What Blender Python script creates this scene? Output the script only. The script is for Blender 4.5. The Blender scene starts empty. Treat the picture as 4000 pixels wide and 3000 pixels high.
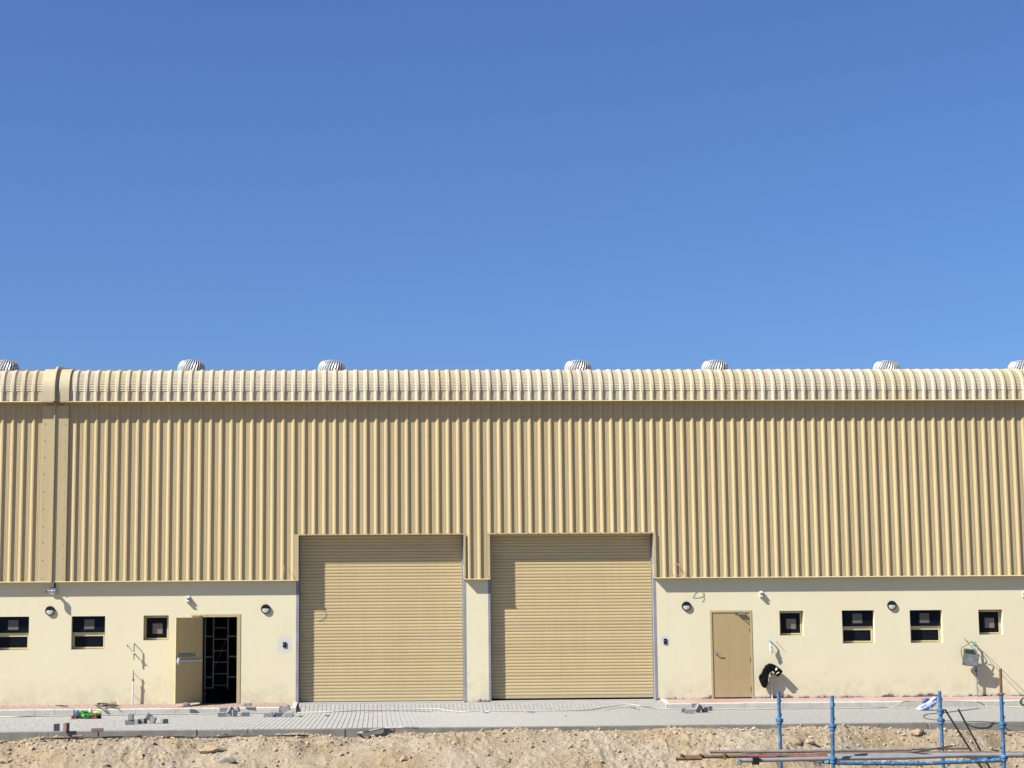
import bpy, bmesh, math, random
import numpy as np
from mathutils import Vector, Matrix
random.seed(7); rng = np.random.RandomState(11)
SC = bpy.context.scene
COL = SC.collection

# ------------------------------------------------------------------ camera
# surveyed from the photograph (4000 px wide): focal length, principal point, vanishing points
F, PX, PY = 7123.0, 1800.0, 1500.0
CAM = np.array([0.0, -47.5, 2.03])
xc = np.array([155800 - PX, PY - 1257.0, -F]); xc /= np.linalg.norm(xc)
zc = np.array([1383 - PX, PY + 53200.0, -F]); zc -= xc * zc.dot(xc); zc /= np.linalg.norm(zc)
yc = np.cross(zc, xc)
RWC = np.stack([xc, yc, zc], axis=1)          # world -> camera
RCW = RWC.T
cam_d = bpy.data.cameras.new('camera'); cam = bpy.data.objects.new('camera', cam_d); COL.objects.link(cam)
m = Matrix.Identity(4)
for i in range(3):
    for j in range(3): m[i][j] = RCW[i][j]
    m[i][3] = CAM[i]
cam.matrix_world = m
cam_d.sensor_width = 36.0; cam_d.lens = F / 4000 * 36; cam_d.shift_x = (2000 - PX) / 4000
cam_d.clip_start = 0.5; cam_d.clip_end = 3000
SC.camera = cam

# ------------------------------------------------------------------ world, sun, exposure
SUNV = Vector((-2.0, -1.0, 2.1)).normalized()           # towards the sun
world = bpy.data.worlds.new("World"); SC.world = world; world.use_nodes = True
nt = world.node_tree; nt.nodes.clear()
sky = nt.nodes.new('ShaderNodeTexSky'); sky.sky_type = 'NISHITA'; sky.sun_disc = False
sky.sun_elevation = math.asin(SUNV.z); sky.sun_rotation = math.atan2(SUNV.x, SUNV.y)
sky.altitude = 0; sky.air_density = 1.0; sky.dust_density = 1.0; sky.ozone_density = 10.0
bg = nt.nodes.new('ShaderNodeBackground'); bg.inputs[1].default_value = 0.0515
wo = nt.nodes.new('ShaderNodeOutputWorld')
hs = nt.nodes.new('ShaderNodeMix'); hs.data_type = 'RGBA'; hs.blend_type = 'MULTIPLY'; hs.inputs[0].default_value = 1.0; hs.inputs[7].default_value = (0.95, 1.0, 1.18, 1)
nt.links.new(sky.outputs[0], hs.inputs[6]); nt.links.new(hs.outputs[2], bg.inputs[0]); nt.links.new(bg.outputs[0], wo.inputs[0])
sun_d = bpy.data.lights.new('sun', 'SUN'); sun_d.energy = 5.0; sun_d.angle = math.radians(0.5); sun_d.color = (1.0, 0.965, 0.87)
sun = bpy.data.objects.new('sun', sun_d); COL.objects.link(sun)
sun.rotation_euler = SUNV.to_track_quat('Z', 'Y').to_euler(); sun.location = (-30, -20, 30)
SC.view_settings.view_transform = 'Standard'; SC.view_settings.look = 'None'
SC.view_settings.gamma = 1.0; SC.view_settings.use_curve_mapping = False
SC.view_settings.exposure = 1.14
SC.render.engine = 'CYCLES'

# ------------------------------------------------------------------ survey helpers
def ray(px, py):
    d = RCW @ np.array([(px - PX) / F, (PY - py) / F, -1.0]); return d
def W(px, py, Y=0.0):                       # point on an upright plane Y = const
    d = ray(px, py); t = (Y - CAM[1]) / d[1]; p = CAM + d * t; return (float(p[0]), float(p[2]))
def WX(px, py=2500, Y=0.0): return W(px, py, Y)[0]
def WZ(px, py, Y=0.0): return W(px, py, Y)[1]
RZ = -0.22; KTOP = -0.11; KY = -9.75          # road level at the upper kerb and at the lower kerb
RS = (KTOP - RZ) / (-0.95 - KY)
def road_z(y): return RZ + RS * min(max(-0.95 - y, 0), -0.95 - KY)
def G(px, py, z):                           # point on a level plane (on the gently tilted road for road heights)
    d = ray(px, py); t = (z - CAM[2]) / d[2]; p = CAM + d * t
    if -0.24 < z < -0.05 and p[1] < -0.9:
        for _ in range(12):
            zz = z + road_z(p[1]) - RZ; t = (zz - CAM[2]) / d[2]; p = CAM + d * t
        return (float(p[0]), float(p[1]), float(p[2]))
    return (float(p[0]), float(p[1]), z)

# ------------------------------------------------------------------ materials
def new_mat(name, col, rough=0.7, metal=0.0, spec=0.5):
    mt = bpy.data.materials.new(name); mt.use_nodes = True
    b = mt.node_tree.nodes['Principled BSDF']
    b.inputs['Base Color'].default_value = (*col, 1); b.inputs['Roughness'].default_value = rough
    b.inputs['Metallic'].default_value = metal; b.inputs['Specular IOR Level'].default_value = spec
    return mt
class NB:
    """small node builder"""
    def __init__(s, mt): s.t = mt.node_tree; s.b = s.t.nodes['Principled BSDF']; s.co = None
    def n(s, k, **kw):
        x = s.t.nodes.new(k)
        for a, v in kw.items(): setattr(x, a, v)
        return x
    def l(s, a, b): s.t.links.new(a, b)
    def coord(s):
        if s.co is None: s.co = s.n('ShaderNodeNewGeometry').outputs['Position']
        return s.co
    def mapped(s, sc):
        mp = s.n('ShaderNodeMapping'); mp.inputs['Scale'].default_value = sc; s.l(s.coord(), mp.inputs[0]); return mp.outputs[0]
    def noise(s, scale, detail=4, rough=0.6, vec=None, dist=0.0):
        x = s.n('ShaderNodeTexNoise'); x.inputs['Scale'].default_value = scale; x.inputs['Detail'].default_value = detail
        x.inputs['Roughness'].default_value = rough; x.inputs['Distortion'].default_value = dist
        s.l(vec if vec is not None else s.coord(), x.inputs['Vector']); return x.outputs['Fac']
    def ramp(s, f, a, b, ca=(0, 0, 0), cb=(1, 1, 1)):
        x = s.n('ShaderNodeValToRGB'); x.color_ramp.elements[0].position = a; x.color_ramp.elements[1].position = b
        x.color_ramp.elements[0].color = (*ca, 1); x.color_ramp.elements[1].color = (*cb, 1); s.l(f, x.inputs[0]); return x.outputs[0]
    def math(s, op, a, b=None, c=None):
        x = s.n('ShaderNodeMath', operation=op)
        for i, v in enumerate((a, b, c)):
            if v is None: continue
            if isinstance(v, (int, float)): x.inputs[i].default_value = v
            else: s.l(v, x.inputs[i])
        return x.outputs[0]
    def mix(s, f, a, b, mode='MIX'):
        x = s.n('ShaderNodeMix', data_type='RGBA', blend_type=mode)
        for i, v in ((0, f), (6, a), (7, b)):
            if isinstance(v, (int, float)): x.inputs[i].default_value = v
            elif isinstance(v, tuple): x.inputs[i].default_value = (*v, 1)
            else: s.l(v, x.inputs[i])
        return x.outputs[2]
    def bump(s, h, strength, dist=0.01):
        x = s.n('ShaderNodeBump'); x.inputs['Strength'].default_value = strength; x.inputs['Distance'].default_value = dist
        s.l(h, x.inputs['Height']); s.l(x.outputs[0], s.b.inputs['Normal'])
    def color(s, c): s.l(c, s.b.inputs['Base Color'])
    def rough(s, c): s.l(c, s.b.inputs['Roughness'])
def varied(name, col, rough=0.7, metal=0.0, amp=0.15, scale=6.0, bump=0.0, bscale=60, spec=0.5, stretch=(1, 1, 1), per_obj=0.0):
    mt = new_mat(name, col, rough, metal, spec); k = NB(mt)
    f = k.noise(scale, 5, 0.65, k.mapped(stretch))
    lo = tuple(c * (1 - amp) for c in col); hi = tuple(min(1, c * (1 + amp)) for c in col)
    c = k.ramp(f, 0.3, 0.7, lo, hi)
    if per_obj > 0:
        oi = k.n('ShaderNodeObjectInfo'); v = k.math('MULTIPLY_ADD', oi.outputs['Random'], per_obj * 2, 1 - per_obj)
        h = k.n('ShaderNodeCombineColor'); [k.l(v, h.inputs[i]) for i in range(3)]
        c = k.mix(1.0, c, h.outputs[0], 'MULTIPLY')
    k.color(c)
    if bump: k.bump(k.noise(bscale, 3, 0.6), bump, 0.01)
    return mt

M = {}
ALB = 0.69
# painted profiled steel
def steel(name, col, amp=0.05, rough=0.42):
    mt = new_mat(name, col, rough, 0.0, 0.4); k = NB(mt)
    a = k.noise(0.5, 4, 0.6, k.mapped((1, 1, 0.25))); b = k.noise(7.0, 4, 0.6, k.mapped((1, 1, 0.06)))
    f = k.math('MULTIPLY_ADD', a, 0.55, k.math('MULTIPLY', b, 0.45))
    c = k.ramp(f, 0.32, 0.68, tuple(x * (1 - amp) for x in col), tuple(x * (1 + amp) for x in col))
    dust = k.ramp(k.noise(2.2, 6, 0.7), 0.55, 0.85)
    c = k.mix(k.math('MULTIPLY', dust, 0.18), c, (0.62, 0.54, 0.42))
    st = k.ramp(k.noise(11, 3, 0.6, k.mapped((1, 1, 0.03))), 0.58, 0.75); c = k.mix(k.math('MULTIPLY', st, 0.22), c, tuple(x * 0.62 for x in col))
    sz = k.n('ShaderNodeSeparateXYZ'); k.l(k.coord(), sz.inputs[0]); ml = k.n('ShaderNodeMapRange'); ml.inputs[1].default_value = 0.0; ml.inputs[2].default_value = 0.7; ml.inputs[3].default_value = 0.55; ml.inputs[4].default_value = 0.0; k.l(sz.outputs[2], ml.inputs[0])
    c = k.mix(k.math('MULTIPLY', ml.outputs[0], k.ramp(k.noise(3, 5, 0.7), 0.35, 0.7)), c, (0.52, 0.45, 0.34))
    oi = k.n('ShaderNodeObjectInfo'); v = k.math('MULTIPLY_ADD', oi.outputs['Random'], 0.09, 0.955); h = k.n('ShaderNodeCombineColor'); [k.l(v, h.inputs[i]) for i in range(3)]
    c = k.mix(1.0, c, h.outputs[0], 'MULTIPLY'); k.color(c)
    k.rough(k.ramp(k.noise(9, 3), 0.3, 0.7, (rough - 0.07,) * 3, (rough + 0.1,) * 3))
    k.bump(k.noise(3.0, 2, 0.5, k.mapped((1, 1, 0.4))), 0.25, 0.006)
    return mt
CLAD = (0.515, 0.41, 0.225)
M['clad'] = steel('painted_steel_sand', CLAD)
M['roof'] = steel('painted_steel_roof', (0.55, 0.47, 0.315), 0.07, 0.38)
M['roofb'] = steel('painted_steel_roof_dusty', (0.56, 0.49, 0.365), 0.08, 0.42)
M['trim'] = steel('painted_steel_trim', (0.515, 0.42, 0.24), 0.04)
M['shutter'] = steel('shutter_paint', (0.62, 0.485, 0.265), 0.05, 0.45)
M['door'] = steel('door_paint', (0.455, 0.335, 0.165), 0.04, 0.5)
M['leafin'] = steel('door_inner_paint', (0.56, 0.43, 0.19), 0.10, 0.5)
M['dframe'] = steel('door_frame_paint', (0.50, 0.41, 0.23), 0.04, 0.5)
M['wframe'] = new_mat('window_frame_cream', (0.66, 0.55, 0.33), 0.4)
M['screw'] = new_mat('screw_head', (0.20, 0.15, 0.09), 0.5, 0.4)
M['glass'] = new_mat('tinted_glass', (0.010, 0.013, 0.022), 0.09, 0.0, 0.09)
k = NB(M['glass']); k.color(k.ramp(k.noise(8, 5, 0.7, dist=1.0), 0.5, 0.85, (0.006, 0.008, 0.013), (0.02, 0.026, 0.045)))
k.bump(k.noise(1.5, 2), 0.05, 0.01)
M['sticker'] = varied('pane_sticker', (0.12, 0.105, 0.085), 0.6, amp=0.12, scale=30)
M['stickerw'] = varied('pane_sticker_pale', (0.19, 0.165, 0.135), 0.6, amp=0.12, scale=30)
M['galv'] = varied('galvanised_guide', (0.27, 0.28, 0.30), 0.6, 0.2, amp=0.18, scale=4, stretch=(1, 1, 0.3))
M['mortar'] = varied('raw_mortar', (0.27, 0.27, 0.30), 0.9, amp=0.25, scale=5, bump=0.3, stretch=(1, 1, 0.4))
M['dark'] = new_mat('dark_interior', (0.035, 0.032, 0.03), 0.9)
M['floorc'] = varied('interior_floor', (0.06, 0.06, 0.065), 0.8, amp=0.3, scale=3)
M['turb'] = varied('spun_aluminium', (0.66, 0.67, 0.69), 0.42, 0.45, amp=0.06, scale=12)
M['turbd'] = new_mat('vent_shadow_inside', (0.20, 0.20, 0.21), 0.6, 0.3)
M['black'] = varied('black_plastic', (0.016, 0.013, 0.016), 0.8, amp=0.2, scale=20, spec=0.15)
M['opal'] = new_mat('opal_glass', (0.62, 0.68, 0.66), 0.3)
M['white'] = varied('white_plastic', (0.55, 0.55, 0.60), 0.4, amp=0.06, scale=20)
M['greyp'] = varied('grey_plastic', (0.52, 0.54, 0.56), 0.5, amp=0.1, scale=20)
M['chrome'] = new_mat('brushed_metal', (0.62, 0.63, 0.65), 0.28, 0.9)
M['green'] = varied('green_pipe', (0.06, 0.20, 0.14), 0.5, amp=0.3, scale=30)
M['mint'] = varied('mint_fitting', (0.22, 0.50, 0.40), 0.5, amp=0.2, scale=30)
M['pipew'] = varied('white_pipe', (0.74, 0.70, 0.70), 0.45, amp=0.08, scale=10)
M['pipeg'] = varied('grey_pipe_wall', (0.25, 0.25, 0.26), 0.5, amp=0.2, scale=10)
M['redp'] = varied('red_fitting', (0.35, 0.06, 0.06), 0.5, amp=0.2)
M['film'] = varied('plastic_film', (0.62, 0.60, 0.62), 0.35, amp=0.3, scale=40, bump=0.6, bscale=60)
M['cloth'] = varied('black_cloth', (0.006, 0.006, 0.008), 0.9, amp=0.4, scale=8, spec=0.1)
M['clothw'] = new_mat('white_print', (0.75, 0.75, 0.78), 0.8)
M['bag'] = varied('pale_blue_cloth', (0.36, 0.41, 0.62), 0.85, amp=0.10, scale=8)
M['bagd'] = varied('slate_blue_print', (0.13, 0.13, 0.27), 0.85, amp=0.7, scale=25)
M['fglass'] = varied('floodlight_glass', (0.27, 0.30, 0.31), 0.12, amp=0.35, scale=9)
M['fbody'] = varied('floodlight_case', (0.055, 0.062, 0.058), 0.5, amp=0.3, scale=20)
M['blue'] = new_mat('blue_painted_tube', (0.03, 0.12, 0.27), 0.5); k = NB(M['blue'])
c = k.ramp(k.noise(5, 5, 0.7), 0.3, 0.7, (0.022, 0.105, 0.24), (0.045, 0.165, 0.33))
c = k.mix(k.ramp(k.noise(16, 6, 0.75), 0.56, 0.63), c, (0.24, 0.34, 0.42))
c = k.mix(k.ramp(k.noise(12, 5, 0.7, dist=1.5), 0.63, 0.67), c, (0.03, 0.035, 0.05)); k.color(c); k.bump(k.noise(60, 3), 0.3, 0.003)
M['rust'] = varied('rusty_steel', (0.20, 0.095, 0.045), 0.85, 0.2, amp=0.45, scale=14, bump=0.4)
M['rustd'] = varied('brown_old_tube', (0.18, 0.12, 0.085), 0.8, 0.2, amp=0.35, scale=9, bump=0.3)
M['oldtube'] = varied('weathered_grey_tube', (0.27, 0.235, 0.195), 0.8, 0.2, amp=0.3, scale=9, bump=0.3)
M['tube'] = varied('grey_scaffold_tube', (0.30, 0.295, 0.295), 0.55, 0.15, amp=0.12, scale=8, bump=0.2)
M['redtube'] = varied('red_tube', (0.33, 0.09, 0.08), 0.6, amp=0.25, scale=12)
M['rod'] = varied('black_rod', (0.022, 0.022, 0.022), 0.5, amp=0.35, scale=20)
M['wood'] = varied('raw_wood', (0.52, 0.36, 0.17), 0.8, amp=0.2, scale=18, stretch=(0.3, 1, 1))
M['block'] = varied('concrete_block', (0.25, 0.25, 0.26), 0.95, amp=0.2, scale=25, bump=0.5, bscale=90, per_obj=0.12)
M['blockr'] = varied('red_block', (0.23, 0.145, 0.13), 0.95, amp=0.2, scale=25, bump=0.5, bscale=90, per_obj=0.1)
M['kerb'] = varied('kerb_concrete', (0.51, 0.495, 0.44), 0.92, amp=0.12, scale=5, bump=0.4, bscale=80, per_obj=0.05)
M['hose'] = varied('white_hose', (0.48, 0.45, 0.38), 0.6, amp=0.1, scale=3)
M['hosed'] = varied('dark_hose', (0.045, 0.043, 0.045), 0.7, amp=0.4, scale=6)
M['wire'] = varied('olive_wire', (0.13, 0.12, 0.09), 0.6, amp=0.2, scale=4)
M['pinkc'] = varied('pink_cable', (0.52, 0.25, 0.22), 0.6, amp=0.15, scale=8)
M['cable'] = varied('brown_cable', (0.16, 0.11, 0.06), 0.6, amp=0.15, scale=8)
M['hiviz'] = varied('hi_vis_fabric', (0.40, 0.55, 0.16), 0.8, amp=0.2, scale=12)
M['rope'] = varied('green_rope', (0.03, 0.33, 0.07), 0.7, amp=0.4, scale=20)
M['orange'] = varied('orange_rag', (0.28, 0.10, 0.03), 0.8, amp=0.3, scale=20)
M['redrag'] = varied('red_rag', (0.17, 0.03, 0.04), 0.8, amp=0.3, scale=20)
M['navy'] = varied('navy_rag', (0.06, 0.09, 0.25), 0.8, amp=0.3, scale=20)
M['signg'] = new_mat('sign_green', (0.05, 0.12, 0.055), 0.5)
M['signw'] = new_mat('sign_white', (0.62, 0.66, 0.60), 0.5)
M['litter'] = varied('litter_white', (0.66, 0.64, 0.60), 0.7, amp=0.15, scale=20)
M['litterg'] = varied('litter_grey', (0.20, 0.20, 0.21), 0.7, amp=0.4, scale=20)
M['rock'] = varied('limestone_rock', (0.40, 0.30, 0.19), 0.95, amp=0.2, scale=14, bump=0.6, bscale=50, per_obj=0.08)
M['rockw'] = varied('pale_rock', (0.48, 0.43, 0.36), 0.95, amp=0.15, scale=14, bump=0.6, bscale=50)
M['rockg'] = varied('grey_rock', (0.25, 0.23, 0.20), 0.95, amp=0.2, scale=14, bump=0.6, bscale=50)

# lower kerb: dirty, damp-stained concrete
M['kerbd'] = new_mat('stained_kerb', (0.3, 0.29, 0.27), 0.95); k = NB(M['kerbd'])
c = k.ramp(k.noise(3, 5, 0.7, k.mapped((1, 1, 0.4))), 0.3, 0.7, (0.17, 0.155, 0.135), (0.26, 0.25, 0.23))
c = k.mix(k.ramp(k.noise(14, 5, 0.7, k.mapped((1, 1, 0.15))), 0.62, 0.75), c, (0.50, 0.48, 0.44)); k.color(c)
k.bump(k.noise(70, 4), 0.4, 0.006)
# pavers
def paver_mat(name, col, dustcol, amp, dust_lo, dust_hi, xshift=None):
    mt = new_mat(name, col, 0.93, 0, 0.3); k = NB(mt)
    oi = k.n('ShaderNodeObjectInfo'); at = k.n('ShaderNodeAttribute'); at.attribute_name = 'tone'
    v = k.math('ADD', k.math('MULTIPLY', k.math('ADD', oi.outputs['Random'], at.outputs['Fac']), amp * 2), 1 - amp)
    h = k.n('ShaderNodeCombineColor'); [k.l(v, h.inputs[i]) for i in range(3)]
    c = k.mix(1.0, col, h.outputs[0], 'MULTIPLY')
    c = k.mix(0.25, c, k.ramp(k.noise(60, 3), 0.3, 0.7, tuple(x * .7 for x in col), tuple(min(1, x * 1.25) for x in col)))
    d = k.ramp(k.noise(1.1, 5, 0.6, k.mapped((0.5, 1, 1))), dust_lo, dust_hi)
    if xshift is not None:
        sx = k.n('ShaderNodeSeparateXYZ'); k.l(k.coord(), sx.inputs[0])
        mr = k.n('ShaderNodeMapRange'); mr.inputs[1].default_value = xshift[0]; mr.inputs[2].default_value = xshift[1]; k.l(sx.outputs[0], mr.inputs[0])
        d = k.math('MAXIMUM', k.math('MULTIPLY', d, 0.6), k.math('MULTIPLY', mr.outputs[0], 0.85))
    c = k.mix(d, c, dustcol); k.color(c); k.bump(k.noise(110, 3), 0.25, 0.004)
    return mt
DUST = (0.33, 0.32, 0.295)
M['paver'] = paver_mat('grey_paver', (0.405, 0.395, 0.375), DUST, 0.07, 0.5, 0.9, (2.0, 7.0))
M['apronp'] = paver_mat('apron_paver', (0.35, 0.34, 0.325), DUST, 0.07, 0.55, 0.9, (3.0, 9.0))
M['redpav'] = paver_mat('red_paver', (0.38, 0.235, 0.20), (0.40, 0.325, 0.27), 0.10, 0.36, 0.70)
M['redpavd'] = paver_mat('red_paver_dusty', (0.42, 0.22, 0.19), (0.42, 0.34, 0.30), 0.10, 0.36, 0.62)
M['joint'] = new_mat('joint_sand', (0.2, 0.2, 0.2), 0.98); k = NB(M['joint'])
sx = k.n('ShaderNodeSeparateXYZ'); k.l(k.coord(), sx.inputs[0])
mr = k.n('ShaderNodeMapRange'); mr.inputs[1].default_value = -1.0; mr.inputs[2].default_value = 6.0; k.l(sx.outputs[0], mr.inputs[0])
k.color(k.mix(mr.outputs[0], (0.26, 0.25, 0.235), (0.34, 0.325, 0.295)))

# plaster wall, with its own stains
M['plaster'] = new_mat('cream_plaster', (0.8, 0.7, 0.5), 0.92, 0, 0.2); k = NB(M['plaster'])
PL = (0.79, 0.70, 0.485)
c = k.ramp(k.noise(0.45, 5, 0.65), 0.3, 0.7, (0.765, 0.695, 0.485), (0.80, 0.735, 0.525))
c = k.mix(k.math('MULTIPLY', k.ramp(k.noise(2.4, 6, 0.7, k.mapped((1, 1, 0.35))), 0.56, 0.85), 0.25), c, (0.55, 0.49, 0.33))
sx = k.n('ShaderNodeSeparateXYZ'); k.l(k.coord(), sx.inputs[0]); zz = sx.outputs[2]; xx = sx.outputs[0]
def near_base(top):
    mr = k.n('ShaderNodeMapRange'); mr.inputs[1].default_value = 0.0; mr.inputs[2].default_value = top
    mr.inputs[3].default_value = 1; mr.inputs[4].default_value = 0; k.l(zz, mr.inputs[0]); return mr.outputs[0]
g = k.math('MULTIPLY', near_base(0.75), k.ramp(k.noise(3.0, 6, 0.7), 0.38, 0.75)); c = k.mix(k.math('MULTIPLY', g, 0.6), c, (0.42, 0.37, 0.27))
# white filler patches round the two switch plates, one faint vertical joint
def patch(px, py, rx, rz, rag):
    X, Z = W(px, py)
    dx = k.math('DIVIDE', k.math('SUBTRACT', xx, X), rx); dz = k.math('DIVIDE', k.math('SUBTRACT', zz, Z), rz)
    d = k.math('SQRT', k.math('ADD', k.math('POWER', k.math('ABSOLUTE', dx), 2.6), k.math('POWER', k.math('ABSOLUTE', dz), 2.6)))
    d = k.math('ADD', d, k.math('MULTIPLY', k.math('SUBTRACT', k.noise(7, 6, 0.75), 0.5), rag * 1.3))
    return k.ramp(d, 0.78, 1.0, (1, 1, 1), (0, 0, 0))
c = k.mix(k.math('MULTIPLY', patch(1112, 2521, 0.215, 0.235, 1.1), 0.9), c, (0.64, 0.63, 0.60))
c = k.mix(k.math('MULTIPLY', patch(2599, 2503, 0.155, 0.17, 0.4), 0.9), c, (0.66, 0.65, 0.61))
# ragged missing plaster along the foot of the wall
lf = k.noise(1.3, 4, 0.65, k.mapped((1, 0, 0))); hf = k.noise(7, 5, 0.75)
mrx = k.n('ShaderNodeMapRange'); mrx.inputs[1].default_value = -6.0; mrx.inputs[2].default_value = 7.0; mrx.inputs[3].default_value = -0.07; mrx.inputs[4].default_value = 0.035; k.l(xx, mrx.inputs[0])
hgt = k.math('ADD', mrx.outputs[0], k.math('ADD', k.math('MULTIPLY', k.math('SUBTRACT', lf, 0.52), 0.5), k.math('MULTIPLY', k.math('SUBTRACT', hf, 0.5), 0.24)))
chip = k.ramp(k.math('SUBTRACT', hgt, zz), 0.0, 0.012)
chip2 = k.ramp(k.math('SUBTRACT', k.math('ADD', hgt, 0.045), zz), 0.0, 0.03)
crk = k.ramp(k.math('ABSOLUTE', k.math('SUBTRACT', k.noise(1.1, 5, 0.6, dist=0.6), 0.5)), 0.0, 0.006, (1, 1, 1), (0, 0, 0))
crk = k.math('MULTIPLY', crk, k.math('MULTIPLY', near_base(1.6), k.ramp(k.noise(0.7, 3), 0.5, 0.6)))
c = k.mix(k.math('MULTIPLY', crk, 0.55), c, (0.30, 0.25, 0.18))
drip = k.math('MULTIPLY', k.ramp(k.noise(6.0, 4, 0.6, k.mapped((1, 1, 0.06))), 0.60, 0.74), k.ramp(k.noise(0.6, 3), 0.42, 0.62))
c = k.mix(k.math('MULTIPLY', drip, 0.16), c, (0.42, 0.36, 0.26))
spl = k.math('MULTIPLY', k.ramp(k.noise(24, 5, 0.75), 0.60, 0.70), near_base(0.5)); c = k.mix(k.math('MULTIPLY', spl, 0.35), c, (0.40, 0.32, 0.22))
c = k.mix(k.math('MULTIPLY', chip2, 0.75), c, (0.50, 0.47, 0.41))
c = k.mix(chip, c, (0.15, 0.12, 0.095)); k.color(c)
k.bump(k.math('ADD', k.math('MULTIPLY', k.noise(2.0, 4), 1.0), k.math('MULTIPLY', k.noise(45, 3), 0.12)), 0.35, 0.012)

# bare dirt
M['dirt'] = new_mat('sandy_dirt', (0.55, 0.42, 0.27), 0.97, 0, 0.15); k = NB(M['dirt'])
c = k.ramp(k.noise(0.9, 5, 0.65), 0.35, 0.65, (0.385, 0.287, 0.17), (0.47, 0.375, 0.255))
c = k.mix(k.math('MULTIPLY', k.ramp(k.noise(0.6, 5, 0.65, k.mapped((1, 1.5, 1.5))), 0.42, 0.62), 0.85), c, (0.49, 0.415, 0.32))
c = k.mix(k.math('MULTIPLY', k.ramp(k.noise(9, 6, 0.75), 0.5, 0.75), 0.5), c, (0.27, 0.18, 0.095))
c = k.mix(k.math('MULTIPLY', k.ramp(k.noise(28, 5, 0.75), 0.55, 0.72), 0.5), c, (0.53, 0.45, 0.345))
c = k.mix(k.math('MULTIPLY', k.ramp(k.noise(1.3, 6, 0.75, dist=1.0), 0.63, 0.72), 0.5), c, (0.42, 0.385, 0.34)); k.color(c)
k.bump(k.math('ADD', k.noise(40, 6, 0.75), k.math('MULTIPLY', k.noise(12, 5, 0.7), 1.5)), 0.9, 0.04)

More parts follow.
